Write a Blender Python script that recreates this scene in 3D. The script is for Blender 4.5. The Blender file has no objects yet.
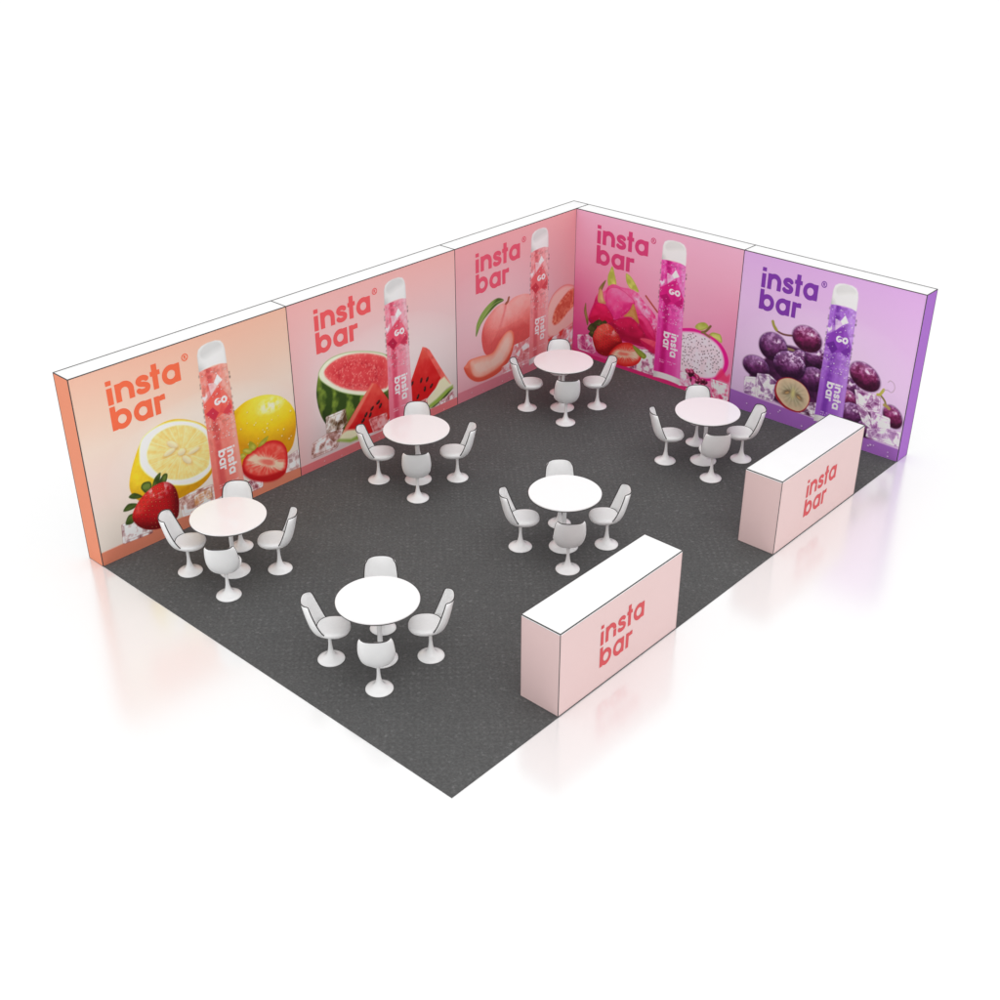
import bpy, bmesh, math, random
import numpy as np
from mathutils import Matrix, Vector

C = bpy.context.scene.collection
SC = bpy.context.scene

# ------------------------------------------------------------------ camera, world, exposure
cam_d = bpy.data.cameras.new('camera')
cam = bpy.data.objects.new('camera', cam_d)
C.objects.link(cam)
cam_d.sensor_width = 36.0
cam_d.lens = 36.0 * 1207.42 / 1000.0
cam_d.clip_end = 2000
R0 = ((0.7411, 0.6714, 0.0001), (0.3333, -0.3679, -0.8681), (-0.5828, 0.6434, -0.4964))  # right, down, forward
_r, _d, _f = (Vector(v).normalized() for v in R0)
cam.matrix_world = Matrix.Translation((11.699, -14.7119, 7.8829)) @ Matrix((_r, -_d, -_f)).transposed().to_4x4()
SC.camera = cam

world = bpy.data.worlds.new('World')
SC.world = world
world.use_nodes = True
bgn = world.node_tree.nodes['Background']
bgn.inputs[0].default_value = (1.0, 1.0, 1.0, 1)
bgn.inputs[1].default_value = 1.04

lamp_d = bpy.data.lights.new('softbox_lamp', 'AREA')      # the broad soft light over the set
lamp_d.shape = 'DISK'
lamp_d.size = 14
lamp_d.energy = 270
lamp_d.color = (1, 0.995, 0.99)
lamp = bpy.data.objects.new('softbox_lamp', lamp_d)
C.objects.link(lamp)
lamp.location = (9, -8, 13)
lamp.rotation_euler = (Vector((3, -4, 0)) - lamp.location).to_track_quat('-Z', 'Y').to_euler()

vs = SC.view_settings
vs.view_transform = 'Standard'
vs.look = 'None'
vs.exposure = 0.0
vs.gamma = 1.0
vs.use_curve_mapping = False
SC.cycles.max_bounces = 8
SC.cycles.diffuse_bounces = 4

# ------------------------------------------------------------------ measures of the stand (metres)
H = 2.4384            # wall height
T = 0.2976            # wall thickness
Y0, Y1, Y2 = -8.8813, -5.8272, -2.7621     # left wall: ends of the three panels
X1, X2 = 3.0751, 5.8212                    # back wall: ends of the two panels
ART_GAIN = 1.22       # prints: photographed brightness -> paper reflectance


def lin(c):
    c = np.asarray(c, float)
    return np.where(c <= 0.04045, c / 12.92, ((c + 0.055) / 1.055) ** 2.4)


def rgb(r, g, b, gain=1.0):
    v = np.clip(lin(np.array([r, g, b]) / 255.0) * gain, 0, 0.97)
    return (float(v[0]), float(v[1]), float(v[2]), 1.0)


# ------------------------------------------------------------------ materials
def mat(name, col, rough=0.5, spec=0.5, coat=0.0, coat_rough=0.1, ior=1.5):
    m = bpy.data.materials.new(name)
    m.use_nodes = True
    b = m.node_tree.nodes['Principled BSDF']
    b.inputs['Base Color'].default_value = col
    b.inputs['Roughness'].default_value = rough
    b.inputs['IOR'].default_value = ior
    b.inputs['Specular IOR Level'].default_value = spec
    b.inputs['Coat Weight'].default_value = coat
    b.inputs['Coat Roughness'].default_value = coat_rough
    return m


def noisy(m, scale, amount, detail=3.0, bump=0.0, bump_scale=None):
    """faint mottling of the base colour, and a fine bump"""
    nt = m.node_tree
    b = nt.nodes['Principled BSDF']
    col = tuple(b.inputs['Base Color'].default_value)
    tc = nt.nodes.new('ShaderNodeTexCoord')
    n = nt.nodes.new('ShaderNodeTexNoise')
    n.inputs['Scale'].default_value = scale
    n.inputs['Detail'].default_value = detail
    nt.links.new(tc.outputs['Object'], n.inputs['Vector'])
    r = nt.nodes.new('ShaderNodeValToRGB')
    r.color_ramp.elements[0].position = 0.3
    r.color_ramp.elements[1].position = 0.7
    r.color_ramp.elements[0].color = tuple(c * (1 - amount) for c in col[:3]) + (1,)
    r.color_ramp.elements[1].color = tuple(min(1, c * (1 + amount)) for c in col[:3]) + (1,)
    nt.links.new(n.outputs['Fac'], r.inputs['Fac'])
    nt.links.new(r.outputs['Color'], b.inputs['Base Color'])
    if bump:
        n2 = nt.nodes.new('ShaderNodeTexNoise')
        n2.inputs['Scale'].default_value = bump_scale or scale
        nt.links.new(tc.outputs['Object'], n2.inputs['Vector'])
        bp = nt.nodes.new('ShaderNodeBump')
        bp.inputs['Strength'].default_value = bump
        bp.inputs['Distance'].default_value = 0.004
        nt.links.new(n2.outputs['Fac'], bp.inputs['Height'])
        nt.links.new(bp.outputs['Normal'], b.inputs['Normal'])
    return m


M_floor = noisy(mat('polished white floor', (0.95, 0.95, 0.95, 1), rough=0.19, spec=0.5, ior=1.6), 0.4, 0.004)
M_floor.node_tree.nodes['Principled BSDF'].inputs['Metallic'].default_value = 0.30
M_white = noisy(mat('white laminate', (0.90, 0.90, 0.90, 1), rough=0.35), 3.0, 0.01)
M_table = mat('gloss white tabletop', (0.90, 0.895, 0.895, 1), rough=0.25, coat=1.0, coat_rough=0.06)
M_metal = mat('white lacquered metal', (0.94, 0.94, 0.94, 1), rough=0.22, coat=0.4, coat_rough=0.1)
M_shell = noisy(mat('white moulded shell', (0.94, 0.94, 0.94, 1), rough=0.4), 9.0, 0.015)
M_pad = noisy(mat('white seat pad', (0.93, 0.925, 0.925, 1), rough=0.6), 40.0, 0.02, bump=0.15, bump_scale=120)
M_line = mat('charcoal edging', rgb(62, 59, 59), rough=0.7)
M_lineg = mat('grey edging', rgb(105, 98, 98), rough=0.7)
M_rim = mat('dark tabletop edge', rgb(70, 66, 66), rough=0.6)
M_orange = noisy(mat('orange fabric side', rgb(236, 146, 112, 1.02), rough=0.8), 60, 0.02)
M_purple = noisy(mat('purple fabric side', rgb(170, 106, 202, 1.0), rough=0.8), 60, 0.02)
M_counter = noisy(mat('pale pink laminate', rgb(233, 203, 201, 1.0), rough=0.5), 2.0, 0.008)
M_red = mat('red lettering', rgb(216, 76, 82, 1.0), rough=0.6)


def carpet_material():
    m = mat('charcoal needle felt carpet', rgb(90, 90, 90), rough=0.95, spec=0.1)
    nt = m.node_tree
    b = nt.nodes['Principled BSDF']
    tc = nt.nodes.new('ShaderNodeTexCoord')

    def noise(scale, detail, rough=0.6):
        n = nt.nodes.new('ShaderNodeTexNoise')
        n.inputs['Scale'].default_value = scale
        n.inputs['Detail'].default_value = detail
        n.inputs['Roughness'].default_value = rough
        nt.links.new(tc.outputs['Object'], n.inputs['Vector'])
        return n.outputs['Fac']

    def mrange(x, a, b_, c, d):
        r = nt.nodes.new('ShaderNodeMapRange')
        for i, v in enumerate((a, b_, c, d)):
            r.inputs[i + 1].default_value = v
        nt.links.new(x, r.inputs[0])
        return r.outputs[0]

    def math_(op, x, y):
        n = nt.nodes.new('ShaderNodeMath')
        n.operation = op
        for i, v in enumerate((x, y)):
            if isinstance(v, (int, float)):
                n.inputs[i].default_value = v
            else:
                nt.links.new(v, n.inputs[i])
        return n.outputs[0]
    fine = mrange(noise(38, 4), 0.35, 0.7, 0.84, 1.17)
    fleck = mrange(noise(14, 2, 0.75), 0.59, 0.72, 0.0, 0.42)
    broad = mrange(noise(1.3, 3), 0.3, 0.7, 0.96, 1.04)
    k = math_('MULTIPLY', math_('ADD', fine, fleck), broad)
    # rows of paler flecks from the weave
    sep = nt.nodes.new('ShaderNodeSeparateXYZ')
    nt.links.new(tc.outputs['Object'], sep.inputs[0])
    sx_ = math_('SINE', math_('MULTIPLY', sep.outputs[0], 2 * math.pi / 0.115), 0.0)
    sy_ = math_('SINE', math_('MULTIPLY', sep.outputs[1], 2 * math.pi / 0.115), 0.0)
    weave = mrange(math_('MULTIPLY', sx_, sy_), 0.35, 0.95, 0.0, 0.30)
    k = math_('ADD', k, math_('MULTIPLY', weave, mrange(noise(2.2, 3), 0.40, 0.65, 0.0, 1.0)))
    mix = nt.nodes.new('ShaderNodeMix')
    mix.data_type = 'RGBA'
    mix.blend_type = 'MULTIPLY'
    mix.inputs[0].default_value = 1.0
    mix.inputs[6].default_value = rgb(90, 90, 90)
    cb = nt.nodes.new('ShaderNodeCombineColor')
    for i in range(3):
        nt.links.new(k, cb.inputs[i])
    nt.links.new(cb.outputs[0], mix.inputs[7])
    nt.links.new(mix.outputs[2], b.inputs['Base Color'])
    bp = nt.nodes.new('ShaderNodeBump')
    bp.inputs['Strength'].default_value = 0.4
    bp.inputs['Distance'].default_value = 0.006
    nt.links.new(fine, bp.inputs['Height'])
    nt.links.new(bp.outputs['Normal'], b.inputs['Normal'])
    return m


M_carpet = carpet_material()


def print_material():
    m = mat('printed fabric', (0.8, 0.8, 0.8, 1), rough=0.75, spec=0.25)
    nt = m.node_tree
    a = nt.nodes.new('ShaderNodeVertexColor')
    a.layer_name = 'ink'
    nt.links.new(a.outputs['Color'], nt.nodes['Principled BSDF'].inputs['Base Color'])
    return m


M_print = print_material()


# ------------------------------------------------------------------ object helpers
def obj(name, bm, m, parent=None, smooth=False, loc=None):
    me = bpy.data.meshes.new(name)
    bm.normal_update()
    bm.to_mesh(me)
    bm.free()
    if smooth:
        me.polygons.foreach_set('use_smooth', [True] * len(me.polygons))
    me.materials.append(m)
    o = bpy.data.objects.new(name, me)
    C.objects.link(o)
    if parent is not None:
        o.parent = parent
    if loc is not None:
        o.location = loc
    return o


def thing(name, label, cat, loc=(0, 0, 0), rotz=0.0, group=None):
    o = bpy.data.objects.new(name, None)
    o.empty_display_size = 0.2
    C.objects.link(o)
    o.location = loc
    o.rotation_euler = (0, 0, rotz)
    o['label'] = label
    o['category'] = cat
    if group:
        o['group'] = group
    return o


def dup(root, loc, rotz, label):
    r = root.copy()
    C.objects.link(r)
    r.location = loc
    r.rotation_euler = (0, 0, rotz)
    r['label'] = label
    for ch in list(root.children):
        c = ch.copy()
        C.objects.link(c)
        c.parent = r
        for g in list(ch.children):
            d = g.copy()
            C.objects.link(d)
            d.parent = c
    return r


def box(bm, x0, x1, y0, y1, z0, z1):
    v = [bm.verts.new(p) for p in ((x0, y0, z0), (x1, y0, z0), (x1, y1, z0), (x0, y1, z0),
                                   (x0, y0, z1), (x1, y0, z1), (x1, y1, z1), (x0, y1, z1))]
    for f in ((0, 3, 2, 1), (4, 5, 6, 7), (0, 1, 5, 4), (1, 2, 6, 5), (2, 3, 7, 6), (3, 0, 4, 7)):
        bm.faces.new([v[i] for i in f])


def lathe(bm, prof, n=48, cx=0, cy=0, sy=1.0):
    rings = []
    for r, z in prof:
        if r < 1e-5:
            rings.append([bm.verts.new((cx, cy, z))])
        else:
            rings.append([bm.verts.new((cx + r * math.cos(2 * math.pi * i / n), cy + sy * r * math.sin(2 * math.pi * i / n), z))
                          for i in range(n)])
    for a, b in zip(rings, rings[1:]):
        for i in range(n):
            j = (i + 1) % n
            if len(a) == 1 and len(b) == 1:
                continue
            if len(a) == 1:
                bm.faces.new((a[0], b[j], b[i]))
            elif len(b) == 1:
                bm.faces.new((a[i], a[j], b[0]))
            else:
                bm.faces.new((a[i], a[j], b[j], b[i]))


def tube(bm, pts, r, n=8, closed=False):
    pts = [Vector(p) for p in pts]
    N = len(pts)
    rings = []
    up = None
    for i, p in enumerate(pts):
        a = pts[(i - 1) % N] if (closed or i > 0) else pts[i]
        b = pts[(i + 1) % N] if (closed or i < N - 1) else pts[i]
        t = (b - a).normalized()
        if up is None:
            up = Vector((0, 0, 1)) if abs(t.z) < 0.9 else Vector((1, 0, 0))
        s = t.cross(up).normalized()
        up = s.cross(t).normalized()
        rings.append([bm.verts.new(p + r * (math.cos(2 * math.pi * k / n) * s + math.sin(2 * math.pi * k / n) * up)) for k in range(n)])
    for i in range(N if closed else N - 1):
        a, b = rings[i], rings[(i + 1) % N]
        for k in range(n):
            bm.faces.new((a[k], a[(k + 1) % n], b[(k + 1) % n], b[k]))
    if not closed:
        bm.faces.new(rings[0][::-1])
        bm.faces.new(rings[-1])


def catmull(P, n=8, closed=False):
    P = np.asarray(P, float)
    N = len(P)
    out = []
    for i in range(N if closed else N - 1):
        if closed:
            a, b, c, d = P[(i - 1) % N], P[i], P[(i + 1) % N], P[(i + 2) % N]
        else:
            a, b, c, d = P[max(i - 1, 0)], P[i], P[i + 1], P[min(i + 2, N - 1)]
        for k in range(n):
            t = k / n
            out.append(0.5 * (2 * b + (c - a) * t + (2 * a - 5 * b + 4 * c - d) * t * t + (3 * b - a - 3 * c + d) * t ** 3))
    if not closed:
        out.append(P[-1])
    return np.array(out)


# ------------------------------------------------------------------ the logo as a distance field (metres, as on the walls)
def seg(x, y, ax, ay, bx, by):
    dx, dy = bx - ax, by - ay
    t = np.clip(((x - ax) * dx + (y - ay) * dy) / (dx * dx + dy * dy), 0, 1)
    return np.hypot(x - ax - t * dx, y - ay - t * dy)


def rect(x, y, x0, x1, y0, y1):
    dx = np.maximum(x0 - x, x - x1)
    dy = np.maximum(y0 - y, y - y1)
    return np.maximum(dx, dy)


def ring(x, y, cx, cy, ro, ri):
    d = np.hypot(x - cx, y - cy)
    return np.maximum(d - ro, ri - d)


def logo_sdf(x, y, mark=True):
    """'insta' over 'bar': origin at the foot of the b, 0.985 wide, 0.64 high"""
    xh = 0.232
    Y = y - 0.322
    w = 0.073
    d = rect(x, Y, 0, w, 0, 0.208)                                  # i
    d = np.minimum(d, rect(x, Y, 0, w, 0.240, 0.298))
    d = np.minimum(d, rect(x, Y, 0.108, 0.108 + w, 0, xh - 0.004))     # n
    arch = np.maximum(ring(x, Y, 0.229, xh - 0.117, 0.123, 0.050), (xh - 0.117) - Y)
    arch = np.maximum(arch, 0.125 - x)
    d = np.minimum(d, arch)
    d = np.minimum(d, rect(x, Y, 0.279, 0.352, 0, xh - 0.116))
    s = None                                                        # s
    sp = catmull([(0.524, 0.178), (0.506, 0.192), (0.472, 0.200), (0.430, 0.190), (0.413, 0.161), (0.437, 0.131), (0.495, 0.110),
                  (0.533, 0.082), (0.524, 0.046), (0.480, 0.031), (0.432, 0.036), (0.410, 0.052)], 4)
    for a, b in zip(sp, sp[1:]):
        e = seg(x, Y, a[0], a[1], b[0], b[1])
        s = e if s is None else np.minimum(s, e)
    d = np.minimum(d, s - 0.0325)
    d = np.minimum(d, rect(x, Y, 0.606, 0.606 + w, 0, 0.315))          # t
    d = np.minimum(d, rect(x, Y, 0.580, 0.712, 0.172, xh))
    d = np.minimum(d, ring(x, Y, 0.858, 0.115, 0.125, 0.056))          # a
    d = np.minimum(d, rect(x, Y, 0.985 - w, 0.985, 0, xh))
    d = np.minimum(d, rect(x, y, 0, w, 0, 0.298))                     # b
    d = np.minimum(d, ring(x, y, 0.142, 0.115, 0.125, 0.056))
    d = np.minimum(d, ring(x, y, 0.422, 0.115, 0.125, 0.056))          # a
    d = np.minimum(d, rect(x, y, 0.549 - w, 0.549, 0, xh))
    d = np.minimum(d, rect(x, y, 0.582, 0.582 + w, 0, xh))              # r
    ra = np.maximum(ring(x, y, 0.712, xh - 0.128, 0.130, 0.060), np.maximum((xh - 0.070) - y, np.maximum(x - 0.735, 0.60 - x)))
    d = np.minimum(d, ra)
    if mark:                                                         # registered sign
        cx, cy = 1.072, 0.588
        d = np.minimum(d, ring(x, y, cx, cy, 0.047, 0.034))
        d = np.minimum(d, rect(x, y, cx - 0.017, cx - 0.007, cy - 0.024, cy + 0.024))
        d = np.minimum(d, np.maximum(ring(x, y, cx + 0.002, cy + 0.011, 0.0135, 0.0045), cx - 0.010 - x))
        d = np.minimum(d, seg(x, y, cx, cy, cx + 0.017, cy - 0.023) - 0.005)
    return d


_logo_cache = {}


def logo_polys(mark):
    if mark in _logo_cache:
        return _logo_cache[mark]
    h = 0.0045
    xs = np.arange(-0.01, 1.13 if mark else 1.0, h)
    ys = np.arange(-0.02, 0.655, h)
    X, Y = np.meshgrid(xs, ys)
    D = logo_sdf(X, Y, mark) + (0.0 if mark else 0.005)
    verts, index, polys = [], {}, []

    def vert(key, p):
        if key not in index:
            index[key] = len(verts)
            verts.append(p)
        return index[key]
    ny, nx = D.shape
    inside = D < 0
    for j in range(ny - 1):
        row = inside[j, :-1] | inside[j, 1:] | inside[j + 1, :-1] | inside[j + 1, 1:]
        for i in np.nonzero(row)[0]:
            cs = ((j, i), (j, i + 1), (j + 1, i + 1), (j + 1, i))
            poly = []
            for a, b in zip(cs, cs[1:] + cs[:1]):
                da, db = D[a], D[b]
                if da < 0:
                    poly.append(vert(a, (X[a], Y[a])))
                if (da < 0) != (db < 0):
                    t = da / (da - db)
                    key = (min(a, b), max(a, b))
                    poly.append(vert(key, (X[a] + t * (X[b] - X[a]), Y[a] + t * (Y[b] - Y[a]))))
            if len(poly) > 2:
                polys.append(poly)
    _logo_cache[mark] = (verts, polys)
    return _logo_cache[mark]


def lettering(fn, m, parent, sx, sy, mark=True):
    """flat vinyl / printed lettering; fn maps (along, up) to a point"""
    verts, polys = logo_polys(mark)
    me = bpy.data.meshes.new('lettering')
    me.from_pydata([fn(x * sx, y * sy) for x, y in verts], [], polys)
    me.materials.append(m)
    o = bpy.data.objects.new('lettering', me)
    C.objects.link(o)
    o.parent = parent
    return o


# ------------------------------------------------------------------ the printed pictures, painted as ink on a fine grid
class Pic:
    def __init__(self, W, nx, seed):
        self.W, self.nx = W, nx
        self.ny = int(round(nx * H / W))
        self.s = np.linspace(0, W, nx + 1)
        self.z = np.linspace(0, H, self.ny + 1)
        self.S, self.Z = np.meshgrid(self.s, self.z)
        self.img = np.zeros(self.S.shape + (3,))
        self.px = W / nx
        self.rs = np.random.RandomState(seed)

    # -- noise
    def noise(self, f, seed, octs=3, win=None, sx=1.0):
        S, Z = (self.S, self.Z) if win is None else (self.S[win], self.Z[win])
        tot, amp, sm = 0, 1.0, 0
        for o in range(octs):
            rs = np.random.RandomState(seed * 31 + o)
            g = rs.rand(64, 64)
            x, y = S * f * sx * 2 ** o + 7.3 * o, Z * f * 2 ** o + 3.1 * o
            xi, yi = np.floor(x).astype(int), np.floor(y).astype(int)
            fx, fy = x - xi, y - yi
            fx, fy = fx * fx * (3 - 2 * fx), fy * fy * (3 - 2 * fy)
            a, b = g[yi % 64, xi % 64], g[yi % 64, (xi + 1) % 64]
            c, d = g[(yi + 1) % 64, xi % 64], g[(yi + 1) % 64, (xi + 1) % 64]
            tot = tot + amp * ((a * (1 - fx) + b * fx) * (1 - fy) + (c * (1 - fx) + d * fx) * fy)
            sm += amp
            amp *= 0.5
        return tot / sm

    def window(self, x0, x1, z0, z1, pad=0.03):
        i0, i1 = np.searchsorted(self.s, (x0 - pad, x1 + pad))
        j0, j1 = np.searchsorted(self.z, (z0 - pad, z1 + pad))
        return slice(max(j0 - 1, 0), j1 + 1), slice(max(i0 - 1, 0), i1 + 1)

    def grad(self, stops):
        """vertical background: [(z, rgb)...] from the bottom up"""
        zs = [q[0] for q in stops]
        for c in range(3):
            self.img[..., c] = np.interp(self.Z, zs, [q[1][c] / 255 for q in stops])

    def over(self, win, a, col):
        col = np.asarray(col, float)
        if col.ndim == 1:
            col = col / 255.0
        a = np.clip(a, 0, 1)[..., None]
        self.img[win] = self.img[win] * (1 - a) + np.clip(col, 0, 1) * a

    def poly(self, pts, smooth=True, pad=0.03, sub=6):
        P = catmull(pts, sub, True) if smooth else np.asarray(pts, float)
        win = self.window(P[:, 0].min(), P[:, 0].max(), P[:, 1].min(), P[:, 1].max(), pad)
        X, Y = self.S[win], self.Z[win]
        d = np.full(X.shape, 1e9)
        ins = np.zeros(X.shape, bool)
        for (ax, ay), (bx, by) in zip(P, np.roll(P, -1, 0)):
            if abs(ax - bx) + abs(ay - by) < 1e-9:
                continue
            d = np.minimum(d, seg(X, Y, ax, ay, bx, by))
            if ay != by:
                c = ((ay > Y) != (by > Y)) & (X < (bx - ax) * (Y - ay) / (by - ay) + ax)
                ins ^= c
        return win, np.where(ins, -d, d)

    def cov(self, d, soft=None):
        soft = soft or self.px
        return np.clip(0.5 - d / (2 * soft), 0, 1)

    def ell(self, cx, cz, a, b, ang=0, pad=0.03):
        m = max(a, b)
        win = self.window(cx - m, cx + m, cz - m, cz + m, pad)
        X, Y = self.S[win] - cx, self.Z[win] - cz
        c, s = math.cos(math.radians(ang)), math.sin(math.radians(ang))
        u, v = (X * c + Y * s) / a, (-X * s + Y * c) / b
        r = np.hypot(u, v)
        return win, u, v, r, (r - 1) * min(a, b)

    @staticmethod
    def blur(h, n=2):
        for _ in range(n):
            p = np.pad(h, 1, mode='edge')
            h = (p[:-2, 1:-1] + p[2:, 1:-1] + p[1:-1, :-2] + p[1:-1, 2:] + 2 * p[1:-1, 1:-1]) / 6
        return h

    def puff(self, d, R, light=(-0.35, 0.65, 0.65), n=6):
        """photographed roundness of a fruit: lambert term and highlight of a body swelling R in from its outline"""
        q = np.clip(-d / R, 0, 1)
        h = self.blur(R * np.sqrt(np.clip(1 - (1 - q) ** 2, 0, 1)), n)
        gy, gx = np.gradient(h, self.px)
        nz = 1 / np.sqrt(gx * gx + gy * gy + 1)
        L = np.array(light) / np.linalg.norm(light)
        lam = np.clip((-gx * L[0] - gy * L[1] + L[2]) * nz, 0, 1)
        return lam

    def drops(self, n, x0, x1, z0, z1, seed, rmin=0.006, rmax=0.016, mask=None, dark=0.16, light=0.6):
        rs = np.random.RandomState(seed)
        for _ in range(n):
            x, z = rs.uniform(x0, x1), rs.uniform(z0, z1)
            r = rs.uniform(rmin, rmax)
            if mask is not None and not mask(x, z):
                continue
            win, u, v, rr, d = self.ell(x, z, r, r * 1.15)
            if rr.size == 0:
                continue
            base = self.img[win]
            self.over(win, self.cov(d, self.px) * dark, base * 0.55)
            win, u, v, rr, d = self.ell(x - r * 0.25, z + r * 0.3, r * 0.55, r * 0.5)
            self.over(win, self.cov(d, self.px) * light, (255, 250, 250))

    def ice(self, pts, seed, tint=(215, 195, 200), dark=(120, 70, 85), op=0.8):
        P = np.asarray(pts, float)
        soft_pts = []
        for q0, q1, q2 in zip(np.roll(P, 1, 0), P, np.roll(P, -1, 0)):      # rounded corners
            for k in (0.18, 0.06):
                soft_pts.append(q1 + (q0 - q1) * k)
            for k in (0.06, 0.18):
                soft_pts.append(q1 + (q2 - q1) * k)
        win, d = self.poly(soft_pts, True, sub=2)
        X, Y = self.S[win], self.Z[win]
        if X.size == 0:
            return
        rs = np.random.RandomState(seed)
        lo, hi = P.min(0), P.max(0)
        n = 11
        cx, cy = rs.uniform(lo[0], hi[0], n), rs.uniform(lo[1], hi[1], n)
        best = np.full(X.shape, 1e9)
        sec = np.full(X.shape, 1e9)
        idx = np.zeros(X.shape, int)
        for i in range(n):
            q = np.hypot(X - cx[i], (Y - cy[i]) * 0.8)
            sec = np.where(q < best, best, np.minimum(sec, q))
            idx = np.where(q < best, i, idx)
            best = np.minimum(best, q)
        val = rs.uniform(0, 1, n)[idx]
        nz = self.noise(13, seed + 5, 3, win)
        val = np.clip(0.55 * val + 1.7 * (nz - 0.5) + 0.26, 0, 1)
        t, k = np.array(tint) / 255, np.array(dark) / 255
        col = k + (t - k) * np.clip(val * 1.5, 0, 1)[..., None]
        col = col + (np.array([1, 1, 1]) - col) * np.clip((val - 0.55) * 3.2, 0, 1)[..., None]
        seam = np.clip(1 - (sec - best) / 0.012, 0, 1)
        col = col + (0.97 - col) * (seam * 0.55)[..., None]
        self.over(win, self.cov(d) * min(1.0, op + 0.1), col)
        self.over(win, np.clip(1 - np.abs(d + 0.014) / 0.012, 0, 1) * 0.5 * np.clip(nz * 2 - 0.4, 0, 1), (250, 245, 246))
        self.over(win, np.clip(1 - np.abs(d + 0.032) / 0.009, 0, 1) * 0.35, dark)
        self.over(win, np.clip(1 - np.abs(d) / 0.006, 0, 1) * 0.35, dark)

    def strawberry(self, pts, seed, ang, hi=(0.3, 0.7), cols=((150, 10, 15), (215, 35, 35), (240, 80, 60)), seedcol=(235, 150, 90)):
        win, d = self.poly(pts, True)
        lam = self.puff(d, 0.20)
        a, b, c = (np.array(k) / 255 for k in cols)
        t = np.clip(lam * 1.15 - 0.1, 0, 1)[..., None]
        col = np.where(t < 0.6, a + (b - a) * t / 0.6, b + (c - b) * (t - 0.6) / 0.4)
        X, Y = self.S[win], self.Z[win]
        cs, sn = math.cos(math.radians(ang)), math.sin(math.radians(ang))
        U, V = X * cs + Y * sn, -X * sn + Y * cs
        p = 0.066
        rowi = np.floor(V / (p * 0.75))
        uu = (U / p + 0.5 * (rowi % 2)) % 1 - 0.5
        vv = (V / (p * 0.75)) % 1 - 0.5
        r = np.hypot(uu * 1.6, vv * 1.1)
        jit = self.noise(9, seed + 3, 2, win)
        pit = np.clip(1 - np.abs(r - 0.30) / 0.16, 0, 1)
        dot = np.clip(1 - r / 0.24, 0, 1)
        col = col * (1 - 0.22 * pit[..., None])
        col = col + (np.array(seedcol) / 255 - col) * (dot * np.clip(jit * 2.2 - 0.5, 0, 1))[..., None]
        nz = self.noise(14, seed, 3, win)
        X0, Y0_ = np.mean([q[0] for q in pts]), np.mean([q[1] for q in pts])
        hl = np.clip(1.3 - np.hypot((X - X0 - 0.05) / 0.16, (Y - Y0_ - 0.19) / 0.10), 0, 1)
        spec = np.clip(np.clip((lam - 0.85) * 4, 0, 1) * 0.4 + hl, 0, 1) * np.clip((nz - 0.48) * 6, 0, 1)
        col = col + (1 - col) * (spec * 0.75)[..., None]
        self.over(win, self.cov(d), col)

    def cut_strawberry(self, pts, seed, core, ang=0):
        win, d = self.poly(pts, True)
        X, Y = self.S[win], self.Z[win]
        q = np.clip(-d / 0.10, 0, 1)
        rim, mid, pale = (np.array(k) / 255 for k in ((196, 20, 26), (224, 70, 60), (242, 200, 172)))
        c_, s_ = math.cos(math.radians(ang)), math.sin(math.radians(ang))
        U, V = (X - core[0]) * c_ + (Y - core[1]) * s_, -(X - core[0]) * s_ + (Y - core[1]) * c_
        nz = self.noise(7, seed, 3, win)
        th = np.arctan2(V, U * 0.6)
        ray = 0.5 + 0.5 * np.sin(th * 22 + 8 * nz)
        r = np.hypot(U / 0.30, V / 0.135)
        n2 = self.noise(24, seed + 9, 2, win)
        bandw = np.exp(-(V / 0.062) ** 2) * np.clip((0.40 - np.abs(U)) * 8, 0, 1)
        streak = np.clip(ray * 1.4 - 0.5, 0, 1) * np.exp(-(V / 0.16) ** 2) * 0.45
        t = np.clip(1.25 * bandw + streak + 0.8 * (nz - 0.5) + 0.5 * (n2 - 0.5), 0, 1) * np.clip(q * 1.5 - 0.25, 0, 1)
        t = t[..., None]
        col = rim + (mid - rim) * np.clip(q * 1.6, 0, 1)[..., None]
        col = col + (pale - col) * t
        heart = np.clip(1.5 - np.hypot(U / 0.12, V / 0.032) + 1.6 * (nz - 0.5), 0, 1)
        col = col + (np.array([220, 92, 80]) / 255 - col) * (heart * 0.8)[..., None]
        self.over(win, self.cov(d), col)

    def leaf(self, pts, base=(70, 105, 35), tip=(150, 175, 70), sm=True):
        win, d = self.poly(pts, sm)
        nz = self.noise(10, len(pts) + 3, 2, win)
        b, t = np.array(base) / 255, np.array(tip) / 255
        col = b + (t - b) * np.clip(1.6 * (nz - 0.3) * np.clip(-d / 0.03, 0.2, 1), 0, 1)[..., None]
        self.over(win, self.cov(d), col)

    def line(self, pts, w, col, a=1.0):
        P = catmull(pts, 6)
        win = self.window(P[:, 0].min(), P[:, 0].max(), P[:, 1].min(), P[:, 1].max())
        X, Y = self.S[win], self.Z[win]
        d = np.full(X.shape, 1e9)
        for p, q in zip(P, P[1:]):
            d = np.minimum(d, seg(X, Y, p[0], p[1], q[0], q[1]))
        self.over(win, self.cov(d - w) * a, col)

    # -- the slim cylinder shown on every poster
    def device(self, mid, lightc, darkc, gem, gem_dark, bottom=0.22, sx=1.0, ox=0.0, base=True, wide=1.0):
        sx, ox = sx * wide, ox + sx * 1.672 * (1 - wide)
        f = lambda pts: [(x * sx + ox, z) for x, z in pts]
        X = (self.S - ox) / sx
        Z = self.Z
        xl, xr = 1.672, 2.116
        full = (slice(None), slice(None))
        # body
        bow = 0.015 * ((X - xl) / (xr - xl) * 2 - 1) ** 2
        xl = xl - 0.012 * np.clip(1.2 - Z, 0, 1)
        xr = 2.082 + 0.026 * np.clip(1.995 - Z, 0, 2)
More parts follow.
